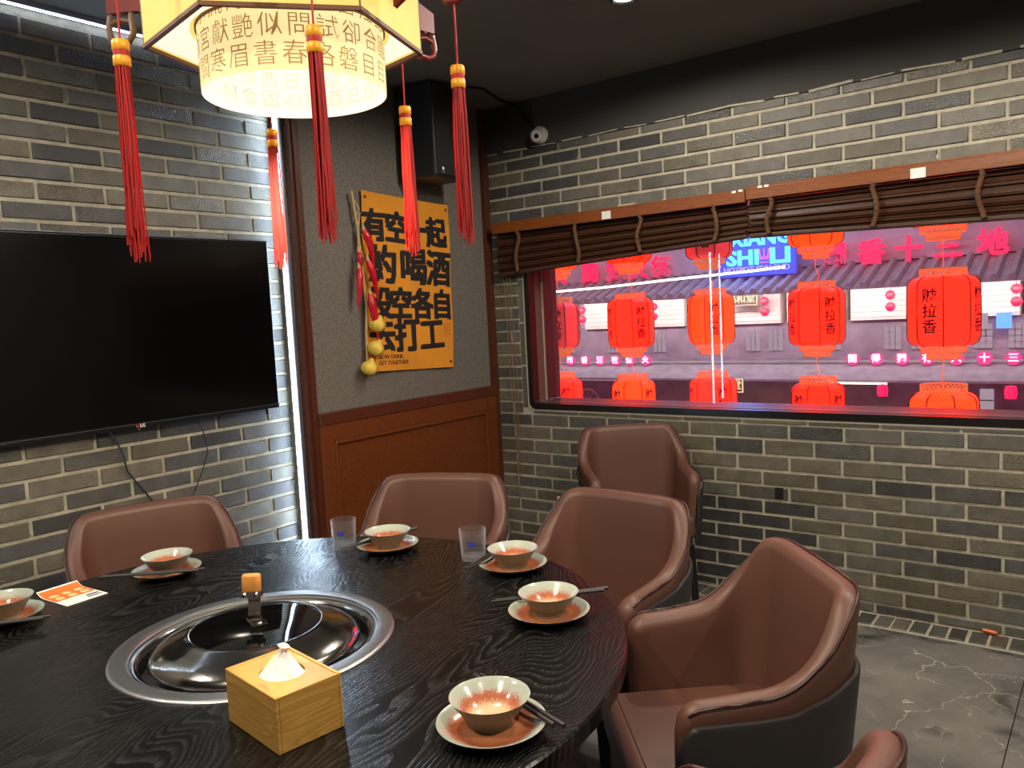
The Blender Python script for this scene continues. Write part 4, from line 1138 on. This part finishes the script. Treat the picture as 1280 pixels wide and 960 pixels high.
MB().lathe([(0.0, -0.03), (0.018, -0.024), (0.03, -0.008), (0.03, 0.008), (0.02, 0.026), (0.012, 0.05), (0.012, 0.08), (0, 0.08)], 24, c=(DX, DY, 0.02)).build('bulb', M['bulb'], pl, smooth=60)
def drum_text(ch, size, ang, z, inside=False):
    me = text_mesh(ch, size, -0.0003, 0.0, res=1)
    r_ = DR - 0.0030 if inside else DR + 0.0009
    for v in me.vertices:
        x, y = v.co.x, v.co.y
        a = ang + (x / r_) * (1 if not inside else -1) if True else 0
        v.co = (DX + r_ * math.cos(a), DY + r_ * math.sin(a), z + y)
    return link('lettering', me, M['shade_ink'] if not inside else M['shade_ink_faint'], pl)
lines = ['江王小水流沁部心以旨', '合國獻宮獻艷似問試卻', '目目銀關寒眉書春洛磐', '問心國合何閣此目日酉']
for r_i, (zrow) in enumerate((0.036, -0.013, -0.061)):
    s_ = lines[r_i]
    for k in range(16):
        ang = R(-153) + k * R(16.4) + (0.06 if r_i % 2 else 0)
        drum_text(s_[k % len(s_)], 0.045, ang, zrow)
for r_i, zrow in enumerate((-0.012, -0.052)):
    for k in range(12):
        drum_text(lines[3][(k + r_i * 3) % 10], 0.038, R(20) + k * R(15.5), zrow, True)
# carrier: red lacquer roof frame, six arms with scroll brackets
TR = 0.345; T0 = -90.0 + 2.0
MB().lathe([(0.0, HH + 0.06), (0.06, HH + 0.06), (0.10, HH + 0.03), (HR * 0.9, HH + 0.01), (HR * 1.02, HH + 0.004), (HR * 1.02, HH)], 6).build('roof', M['lac_red'], pl, (0, 0, 0.004), (0, 0, R(H0)))
MB().tube([(0, 0, HH + 0.06), (0, 0, CEIL - LZ)], 0.012, 10).build('hanging_rod', M['black_metal'], pl)
arm_th = [-85.0, -31.5, 23.8, 81.0, 149.5, 210.0]
for k, th in enumerate(arm_th):
    a = R(th); ca, sa = math.cos(a), math.sin(a)
    # tapered lacquered arm panel (thin vertical board) running out from the shade
    pts = [(0.225, 0.052), (0.30, 0.105), (TR + 0.02, 0.105), (TR + 0.02, 0.145), (0.225, 0.20)]
    arm = MB().prism(pts, -0.007, 0.007, 'y').build('arm', M['lac_red'], pl, (0, 0, 0), (0, 0, a), bevel=0.0015)
    # gilt fretwork let into both faces
    for sgn in (-1, 1):
        fr = MB()
        for q in range(5):
            fr.box((0.236 + q * 0.011, sgn * 0.008, 0.128 + 0.006 * (q % 2)), (0.004, 0.003, 0.05 - q * 0.004), (0, 0.5 if q % 2 else -0.5, 0))
        fr.box((0.262, sgn * 0.008, 0.098), (0.075, 0.003, 0.005), (0, -0.62, 0)); fr.box((0.26, sgn * 0.008, 0.158), (0.07, 0.003, 0.005))
        fr.build('fretwork', M['fret'], arm)
    # scroll bracket at the arm end
    sb = MB()
    L1 = [(TR - 0.026 + 0.0, 0, 0.10), (TR - 0.028, 0, 0.065), (TR - 0.018, 0, 0.050), (TR + 0.004, 0, 0.048), (TR + 0.020, 0, 0.056), (TR + 0.024, 0, 0.075), (TR + 0.018, 0, 0.10)]
    sb.tube(L1, 0.0065, 8)
    sb.tube([(TR - 0.026, 0, 0.085), (TR - 0.002, 0, 0.092), (TR + 0.020, 0, 0.085)], 0.005, 8)
    sb.tube([(TR - 0.002, 0, 0.10), (TR - 0.002, 0, 0.125)], 0.006, 8)
    sb.tube([(TR - 0.026, 0, 0.10), (TR - 0.026, 0, 0.13), (TR - 0.005, 0, 0.145)], 0.006, 8)
    sb.build('scroll_bracket', M['scroll'] if k in (1, 4, 5) else M['lac_red'], pl, (0, 0, 0), (0, 0, a), smooth=60)
pd = bpy.data.lights.new('lantern_glow', 'SPOT'); pd.spot_size = R(165); pd.spot_blend = 0.3; pd.energy = 26; pd.color = (1.0, 0.82, 0.55); pd.shadow_soft_size = 0.06
po_ = bpy.data.objects.new('lantern_glow', pd); C.objects.link(po_); po_.parent = pl; po_.location = (DX, DY, -0.088)

def tassel(px, py, ztop, zhead, ln, label, seed):
    t = thing('tassel', label, 'tassel', (px, py, zhead), 0, 'red tassels of the pendant lantern')
    rnd = random.Random(seed)
    MB().tube([(0, 0, 0), (0.0005, 0, (ztop - zhead) * 0.5), (0, 0, ztop - zhead)], 0.0019, 6).build('cord', M['silk_red'], t)
    hd = MB().lathe([(0.0, 0.001), (0.008, 0.0), (0.0115, -0.003), (0.0125, -0.012), (0.0125, -0.034), (0.0115, -0.042), (0, -0.042)], 20).build('knot', M['silk_red'], t, smooth=50)
    for z_ in (-0.009, -0.033):
        MB().lathe([(0.0118, 0.0085), (0.0134, 0.006), (0.0136, -0.006), (0.0118, -0.0085)], 20).build('gold_band', M['gold'], hd, (0, 0, z_), smooth=50)
    b = MB()
    for k in range(84):
        a = rnd.uniform(0, 2 * PI); rr = 0.0112 * math.sqrt(rnd.random())
        x, y = rr * math.cos(a), rr * math.sin(a)
        L = ln * rnd.uniform(0.83, 0.985) if k > 4 else ln
        sw = rnd.uniform(1.15, 1.55); jx, jy = rnd.uniform(-.0022, .0022), rnd.uniform(-.0022, .0022)
        P = [(x, y, -0.040)]
        for q in range(1, 6):
            f = q / 5; P.append((x * (1 + (sw - 1) * f) + jx * math.sin(f * 5), y * (1 + (sw - 1) * f) + jy * math.sin(f * 4), -0.040 - (L - 0.040) * f))
        b.tube(P, 0.0011, 3, cap=False)
    b.build('fringe', M['silk_red'], t, kind='stuff', smooth=80)
zs = LZ + 0.048
tassel(-1.277, 0.689, zs + 0.10, CAM_Z + 0.463, 0.350, 'long red tassel at the left, hanging in front of the television', 1)
tassel(-1.019, 0.865, zs + 0.02, CAM_Z + 0.463, 0.338, 'red tassel hanging in front of the lit drum of the lantern', 2)
tassel(-0.995, 1.180, zs + 0.0, CAM_Z + 0.463, 0.330, 'red tassel hanging in front of the dark corner, rightmost', 3)
tassel(-1.265, 1.314, zs + 0.044, CAM_Z + 0.463, 0.325, 'red tassel hanging in front of the yellow poster', 4)
tassel(-1.620, 1.226, zs + 0.0, CAM_Z + 0.463, 0.330, 'red tassel hanging in front of the vertical light strip', 5)

# ================================================================== OUTSIDE: LANTERN STRINGS AND THE BUILDING ACROSS THE ATRIUM
M['lan_red'] = emat('lantern_red', (1.0, 0.0072, 0.0009), 3.8, (0.5, 0.02, 0.01, 1))
M['lan_orange'] = emat('lantern_orange', (1.0, 0.018, 0.0009), 3.8, (0.5, 0.03, 0.01, 1))
M['lan_off'] = pmat('lantern_unlit_glow', (214, 84, 84), 0.6, emit=(214, 84, 84), estr=0.25)  # unlit lantern, with a faint glow added to its colour
M['lan_rib'] = pmat('lantern_rib', (26, 6, 6), 0.9)
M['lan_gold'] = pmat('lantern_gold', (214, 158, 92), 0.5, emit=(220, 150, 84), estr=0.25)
M['fac_wall'] = pmat('atrium_plaster', (172, 158, 168), 0.9, var=0.12, vscale=1.5)
M['fac_white'] = pmat('white_tile_wall', (232, 224, 216), 0.8, var=0.06, vscale=4)
M['fac_roof'] = pmat('hazy_roof_tile', (150, 142, 150), 0.7, var=0.15, vscale=6)  # tile grey lifted by haze put into the colour
M['fac_haze'] = pmat('hazy_shopfront', (150, 134, 150), 0.7, var=0.2, vscale=3)  # atrium haze put into the colour, paler and lavender
M['fac_win'] = emat('lit_window', (0.62, 0.50, 0.56), 0.42)
M['neon_red'] = emat('neon_red', (1.0, 0.006, 0.06), 1.5)
M['neon_pink'] = emat('neon_pink', (0.9, 0.03, 0.22), 1.0)
M['neon_white'] = emat('neon_white', (0.72, 0.62, 1.0), 1.6)
M['sign_blue'] = emat('sign_blue', (0.03, 0.09, 0.95), 0.75)
M['sign_cyan'] = emat('sign_cyan', (0.08, 0.72, 1.0), 1.6)
M['sign_lav'] = emat('sign_lavender', (0.45, 0.35, 0.9), 0.9)
M['sign_pink'] = emat('sign_pink', (0.75, 0.12, 0.6), 1.2)
M['eave'] = emat('eave_light', (1.0, 0.90, 0.66), 2.6)
M['plaque'] = pmat('plaque', (70, 44, 58), 0.6)
M['plaque_gold'] = emat('plaque_gold', (0.95, 0.72, 0.35), 0.8)
M['green_neon'] = emat('green_neon', (0.35, 1.0, 0.02), 1.2)
M['yellow_sign'] = emat('yellow_sign', (1.0, 0.55, 0.08), 0.9)
M['blue_sign'] = emat('blue_small_sign', (0.1, 0.35, 1.0), 1.2)
M['steel_dark'] = pmat('dark_steel', (60, 56, 62), 0.5, metal=0.4)

LR, LH = 0.20, 0.215
def lantern_profile():
    P = [(LR * 0.70, -LH)]
    for k in range(7):
        a = -PI / 2 + (PI / 2) * k / 6; P.append((LR - 0.062 + 0.062 * math.cos(a), -LH + 0.062 + 0.062 * math.sin(a)))
    P.append((LR * 1.012, 0.0))
    for k in range(7):
        a = (PI / 2) * k / 6; P.append((LR - 0.062 + 0.062 * math.cos(a), LH - 0.062 + 0.062 * math.sin(a)))
    P.append((LR * 0.70, LH))
    return P
def panel_point(p, ang):   # profile swept on an octagon with slightly bowed sides
    rel = ((math.degrees(ang) + 22.5) % 45) - 22.5
    k_ = 0.5 + 0.5 * math.cos(R(22.5)) / math.cos(R(rel))
    return (p[0] * k_ * math.cos(ang), p[0] * k_ * math.sin(ang), p[1])
lp = lantern_profile(); n = 48; m = len(lp)
lant_body = MB().add([panel_point(p, 2 * PI * i / n) for i in range(n) for p in lp], [(i * m + k, ((i + 1) % n) * m + k, ((i + 1) % n) * m + k + 1, i * m + k + 1) for i in range(n) for k in range(m - 1)]).mesh('body', 60)
rb = []
for k in range(8):
    rb.append(MB().tube([panel_point((p[0] + 0.0025, p[1]), R(22.5 + 45 * k)) for p in lp[1:-1]], 0.0042, 5).mesh('rib', 60))
collar_t = MB(); collar_b = MB(); collar_c = MB()
for (cb, r_, z0, z1) in ((collar_t, LR * 0.66, LH - 0.004, LH + 0.05), (collar_b, LR * 0.64, -LH + 0.004, -LH - 0.042), (collar_c, LR * 0.47, -LH - 0.042, -LH - 0.085)):
    nn = 30
    for z_ in (z0, z1): cb.lathe([(r_ - 0.003, z_ - 0.004), (r_ + 0.003, z_ - 0.004), (r_ + 0.003, z_ + 0.004), (r_ - 0.003, z_ + 0.004)], 32, close=True)
    for k in range(nn):
        a0, a1 = 2 * PI * k / nn, 2 * PI * (k + 1) / nn
        cb.tube([(r_ * math.cos(a0), r_ * math.sin(a0), z0), (r_ * math.cos(a1), r_ * math.sin(a1), z1)], 0.0034, 4, cap=False)
        cb.tube([(r_ * math.cos(a1), r_ * math.sin(a1), z0), (r_ * math.cos(a0), r_ * math.sin(a0), z1)], 0.0034, 4, cap=False)
collar_me = [collar_t.mesh('collar'), collar_b.mesh('collar'), collar_c.mesh('collar')]
chars = []
for k in range(0, 8, 2):
    g = []
    for ci, ch in enumerate('贼拉香'):
        me = text_mesh(ch, 0.090, 0.0022, 0.0004, res=1); aa = R(45 * k)
        rr = LR * (0.5 + 0.5 * math.cos(R(22.5))) * 1.014 + 0.003
        for v in me.vertices:
            x, y, z = v.co
            v.co = (rr * math.cos(aa) - x * math.sin(aa) + z * math.cos(aa), rr * math.sin(aa) + x * math.cos(aa) + z * math.sin(aa), 0.095 - ci * 0.095 + y)
        g.append(me)
    chars += g
def hang_lantern(x, y, z, rot, mat, label, top):
    t = thing('red_lantern', label, 'lantern', (x, y, z), rot, 'strings of red palace lanterns')
    body = link('body', lant_body.copy(), M[mat], t)
    for r_ in rb: link('rib', r_, M['lan_rib'], t)
    for c_ in chars: link('lettering', c_, M['lan_rib'], t)
    for c_ in collar_me: link('collar', c_, M['lan_gold'], t)
    MB().tube([(0, 0, LH + 0.04), (0.03, 0.01, LH + 0.09), (-0.005, 0, LH + 0.16), (0, 0, top)], 0.0035, 5).build('hanging_cord', M['lan_gold'], t)
cols = [(-4.37, 6.5, 'leftmost string', 10), (-3.53, 6.4, 'second string from the left', 38), (-2.90, 6.7, 'middle string', 14), (-1.875, 6.3, 'fourth string from the left', 28), (-0.910, 5.65, 'rightmost string', 60)]
for ci, (x, y, nm, rt) in enumerate(cols):
    for ri, (z, lv) in enumerate(((2.015, 'top'), (1.27, 'middle'), (0.54, 'bottom'))):
        mat = 'lan_off' if (ci, ri) in ((0, 1), (2, 0)) else ('lan_orange' if (ci + ri) % 3 == 0 else 'lan_red')
        if ci == 4: z += 0.02
        un = 'unlit pink' if mat == 'lan_off' else 'glowing red'
        hang_lantern(x, y, z, R(rt + ri * 17), mat, '%s lantern with brush characters, %s one on the %s' % (un, lv, nm), 0.53 if ri else 1.42)
bm_ = MB().box((-2.6, 6.2, 3.45), (7, 1.4, 0.14)).build('canopy_slab', M['steel_dark'])
bm_['kind'] = 'structure'

fy = 12.0
fac = thing('opposite_building', 'old style building with tiled eaves and white walls across the atrium', 'building', (0, fy, -1.6))
def F(x, z, d=0.0): return (x, d, z + 1.6)
MB().box(F(-4.5, 1.6, 0.62), (22, 0.2, 6.4)).build('wall', M['fac_wall'], fac)
MB().box(F(-4.5, 2.35, 0.32), (16, 0.4, 0.95)).build('fascia', M['fac_wall'], fac)
# white wall fields between dark posts
edges = [-9.6, -8.5, -7.62, -6.98, -6.90, -5.72, -5.62, -4.15, -4.05, -3.22, -3.14, -1.08, -1.0, 0.4]
for i in range(0, len(edges) - 1, 2):
    x0, x1 = edges[i], edges[i + 1]
    MB().box(F((x0 + x1) / 2, 1.29, 0.30), (x1 - x0, 0.3, 0.46)).build('white_wall', M['fac_white'], fac)
    b = MB()
    for r_ in range(6): b.box(F((x0 + x1) / 2, 1.10 + r_ * 0.075, 0.148), (x1 - x0, 0.006, 0.006))
    b.build('white_wall_joint', M['fac_wall'], fac)
# tiled eave over the white walls
rf = MB().prism([(-0.75, 1.50), (-0.75, 1.54), (0.15, 1.86), (0.3, 1.86), (0.3, 1.50)], -10.5, 1.5, 'x')
rf = MB().add([(p[0], p[1], p[2] + 1.6) for p in rf.v], rf.f).build('eave_roof', M['fac_roof'], fac)
tm = MB().tube([(0, -0.77, 0), (0, 0.15, 0.33)], 0.05, 6).mesh('roof_tile', 60)
for k in range(56):
    link('roof_tile', tm, M['fac_roof'], rf, (-9.4 + k * 0.185, 0.0, 1.545 + 1.6))
MB().tube([F(-8.5, 1.60, -0.80), F(-8.25, 1.69, -0.80), F(-8.0, 1.725, -0.80), F(-6.7, 1.745, -0.80), F(-5.3, 1.80, -0.80), F(-4.2, 1.835, -0.80), F(-3.75, 1.86, -0.80)], 0.017, 8).build('eave_light', M['eave'], fac)
# shopfront strip below, with window grids
MB().box(F(-4.5, 0.80, 0.36), (16, 0.3, 0.54)).build('shopfront', M['fac_haze'], fac)
for x in (-8.0, -7.1, -6.2, -5.45, -4.6, -4.25, -3.4, -2.6, -2.25, -1.5, -1.1, -0.3):
    wv = MB().box(F(x, 0.80, 0.205), (0.22, 0.02, 0.32)).build('window', M['fac_win'], fac)
    g = MB()
    for q in range(1, 3): g.box(F(x - 0.11 + q * 0.073, 0.80, 0.19), (0.014, 0.016, 0.32))
    for q in range(1, 4): g.box(F(x, 0.64 + q * 0.08, 0.19), (0.22, 0.016, 0.014))
    g.build('window_lattice', M['fac_haze'], wv)
MB().box(F(-4.5, 0.53, 0.02), (16, 0.03, 0.05)).build('sign_rail', M['fac_haze'], fac)
rf2 = MB().prism([(-0.5, 0.24), (-0.5, 0.27), (0.2, 0.50), (0.35, 0.50), (0.35, 0.24)], -10.5, 1.5, 'x')
MB().add([(p[0], p[1], p[2] + 1.6) for p in rf2.v], rf2.f).build('lower_eave', M['fac_roof'], fac)
MB().box(F(-2.95, 0.225, -0.5), (0.85, 0.03, 0.02)).build('lower_eave_light', M['eave'], fac)
MB().box(F(-7.0, 0.225, -0.5), (1.9, 0.02, 0.012)).build('lower_eave_light', M['fac_white'], fac)
MB().box(F(-4.5, -0.5, 0.34), (16, 0.3, 1.5)).build('lower_shopfront', M['fac_haze'], fac)
for x in (-1.85, -1.45, -0.75, -8.3, -6.9):
    wv = MB().box(F(x, -0.05, 0.18), (0.16, 0.02, 0.3)).build('window', M['fac_win'], fac)
    MB().box(F(x, -0.05, 0.165), (0.16, 0.012, 0.014)).build('window_lattice', M['fac_haze'], wv)
ar = MB().lathe([(0.20, -0.01), (0.24, -0.01), (0.24, 0.01), (0.20, 0.01)], 32, close=True).build('round_window', M['fac_white'], fac, F(-7.62, -0.22, 0.16), (PI / 2, 0, 0))
for q in range(5): MB().box((0, 0, 0), (0.012, 0.20, 0.012)).build('round_window_spoke', M['fac_white'], ar, (0.1 * math.cos(R(20 + 35 * q)), 0.1 * math.sin(R(20 + 35 * q)), 0), (0, 0, R(20 + 35 * q - 90)))

def outside_text(t, body, size, x, z, mat, bold=0.0, d=-0.02, rot=0.0):
    return link('lettering', text_mesh(body, size, bold, 0.012, res=2), M[mat], t, (x, d, z), (PI / 2, rot, 0))
cs = thing('character_sign', 'row of red neon characters on the fascia at the left of the window', 'sign', (-7.2, fy - 0.02, 2.05))
for ch, x in zip('人間煙火氣', (-8.02, -7.36, -6.86, -6.42, -6.02)): outside_text(cs, ch, 0.34, x + 7.2, -0.04 + (0.02 if ch == '氣' else 0), 'neon_red', 0.010)
cs = thing('character_sign', 'row of red neon characters on the fascia at the right of the window', 'sign', (-2.3, fy - 0.02, 1.98))
for ch, x in zip('蜀香十三地', (-3.30, -2.81, -2.34, -1.87, -1.36)): outside_text(cs, ch, 0.36, x + 2.3, 0.0, 'neon_red', 0.012)
ss_ = thing('shop_sign', 'blue lit shop sign with cyan capital letters', 'sign', (-4.32, fy - 0.35, 2.15))
MB().box((0, 0.05, 0.02), (1.12, 0.08, 0.78)).build('sign_board', M['sign_blue'], ss_)
def sign_word(body, xc, zc, wd, hg, mat, bold=0.010):
    me = text_mesh(body, 0.3, bold, 0.012)
    X = [v.co.x for v in me.vertices]; Y = [v.co.y for v in me.vertices]
    fx, fz = wd / (max(X) - min(X)), hg / (max(Y) - min(Y)); mx, my = (max(X) + min(X)) / 2, (max(Y) + min(Y)) / 2
    for v in me.vertices: v.co.x = (v.co.x - mx) * fx; v.co.y = (v.co.y - my) * fz
    link('lettering', me, M[mat], ss_, (xc, -0.005, zc), FACE_Y)
sign_word('XIANG', 0.05, 0.175, 0.92, 0.22, 'sign_cyan')
sign_word('SHI', -0.205, -0.098, 0.49, 0.23, 'sign_cyan')
sign_word('LI', 0.355, -0.098, 0.29, 0.23, 'sign_cyan')
cw = MB()
for k in range(3): cw.tube([(-0.05 + k * 0.05, 0, 0.0), (-0.07 + k * 0.07, 0, 0.09)], 0.010, 6)
cw.lathe([(0.05, 0), (0.065, 0), (0.065, 0.012), (0.05, 0.012)], 20, c=(0, 0, -0.03), close=True)
cw.tube([(-0.07, 0, 0.0), (0.07, 0, 0.0)], 0.010, 6); cw.tube([(-0.06, 0, -0.07), (0.06, 0, -0.07)], 0.010, 6)
for k in range(3): cw.lathe([(0.0, -0.016), (0.014, -0.008), (0.014, 0.008), (0.0, 0.016)], 10, c=(-0.07 + k * 0.07, 0, 0.11))
cw.build('crown_emblem', M['sign_pink'], ss_, (0.125, -0.01, -0.115))
sign_word('HOTPOT SDN BHD', 0.0, -0.272, 0.98, 0.085, 'sign_lav', 0.003)
sl = bpy.data.lights.new('sign_glow', 'POINT'); sl.energy = 22; sl.color = (0.15, 0.3, 1.0); sl.shadow_soft_size = 0.3
so_ = bpy.data.objects.new('sign_glow', sl); C.objects.link(so_); so_.parent = ss_; so_.location = (0, -0.55, 0.1)

def disc_sign(ch, x, where):
    t = thing('round_neon_sign', 'round pink neon sign, %s on the rail across the atrium' % where, 'sign', (x, fy - 0.06, 0.525), 0, 'round neon signs on the rail')
    MB().lathe([(0.0, 0.0), (0.088, 0.0), (0.088, 0.03), (0.0, 0.03)], 28).build('disc', M['neon_pink'], t, (0, 0.03, 0), (PI / 2, 0, 0))
    outside_text(t, ch, 0.125, 0, 0, 'neon_white', 0.003, -0.004)
ORD = ('first', 'second', 'third', 'fourth', 'fifth', 'sixth', 'seventh')
for i, (ch, x) in enumerate(zip('蜀香酒夜煙火', (-7.83, -7.53, -7.22, -6.92, -6.64, -6.34))): disc_sign(ch, x, ORD[i] + ' of the left six')
for i, (ch, x) in enumerate(zip('間得獨有人十三', (-3.07, -2.76, -2.43, -2.12, -1.77, -1.45, -1.13))): disc_sign(ch, x, ORD[i] + ' of the right seven')
for i, (x, z) in enumerate(((-4.65, 1.45), (-4.70, 0.185))):
    t = thing('plaque', 'dark %s name board with gold characters across the atrium' % ('upper' if i == 0 else 'lower'), 'sign', (x, fy - 0.1, z))
    MB().box((0, 0, 0), (0.48, 0.04, 0.20)).build('board', M['plaque'], t)
    for c_, s_ in (((0, -0.022, 0.095), (0.5, 0.02, 0.014)), ((0, -0.022, -0.095), (0.5, 0.02, 0.014)), ((-0.243, -0.022, 0), (0.014, 0.02, 0.2)), ((0.243, -0.022, 0), (0.014, 0.02, 0.2))):
        MB().box(c_, s_).build('board_frame', M['plaque_gold'], t)
    outside_text(t, '福和堂', 0.15, 0, 0, 'plaque_gold', 0.002, -0.03)
    if i: t.location.y = fy - 0.62
for i, (x, where) in enumerate(((-7.48, 'left of the second lantern string'), (-6.11, 'right of the second lantern string'), (-4.28, 'left of the fourth lantern string'), (-3.42, 'right of the fourth lantern string'), (-2.55, 'between the fourth and rightmost strings'), (-1.09, 'right of the rightmost string'))):
    t = thing('paper_lantern_pair', 'tiny pair of red paper lanterns on the white wall ' + where, 'lantern', (x, fy - 0.15, 1.42), 0, 'small red lantern pairs')
    MB().tube([(0, 0, 0.02), (0, 0, 0.16)], 0.006, 5).build('cord', M['fac_haze'], t)
    for dz in (-0.02, -0.18):
        MB().lathe([(0.0, -0.065), (0.045, -0.05), (0.07, 0.0), (0.045, 0.05), (0.0, 0.065)], 16).build('lantern_body', M['neon_red'], t, (0, 0, dz), smooth=60)
for i, x in enumerate((-2.57, -1.11)):
    t = thing('small_lantern', 'small red lantern under the lower eave, %s of the two' % ('left' if i == 0 else 'right'), 'lantern', (x, fy - 0.55, 0.14), 0, 'small lanterns under the lower eave')
    MB().lathe([(0.0, -0.085), (0.06, -0.075), (0.07, 0.0), (0.06, 0.075), (0.0, 0.085)], 18).build('lantern_body', M['neon_red'], t, smooth=60)
    MB().tube([(0, 0, 0.08), (0, 0, 0.12)], 0.006, 5).build('cord', M['fac_haze'], t)
t = thing('lit_menu_board', 'small yellow and white lit board under the white wall', 'sign', (-1.58, fy + 0.1, 1.0))
MB().box((-0.04, 0, 0), (0.13, 0.03, 0.2)).build('yellow_panel', M['yellow_sign'], t); MB().box((0.1, 0, 0), (0.1, 0.03, 0.2)).build('white_panel', M['fac_win'], t)
t = tag(MB().box((0, 0, 0), (0.17, 0.03, 0.2)).build('lit_board', M['blue_sign'], loc=(-1.25, fy + 0.1, 1.0)), 'small blue lit board right of the yellow one', 'sign')
t = thing('green_neon_plant', 'bright green neon plant at the bottom of the view across the atrium', 'plant', (-4.5, fy - 0.7, -0.6))
for k in range(7):
    MB().tube([(-0.2 + k * 0.065, 0, 0), (-0.22 + k * 0.075, 0, 0.3), (-0.24 + k * 0.08 + random.uniform(-.02, .02), 0, random.uniform(.36, .5))], [0.02, 0.024, 0.004], 6).build('blade', M['green_neon'], t)
gf = MB().box((-4.5, 9.5, -1.7), (24, 8, 0.2)).build('ground', M['fac_haze']); gf['kind'] = 'structure'
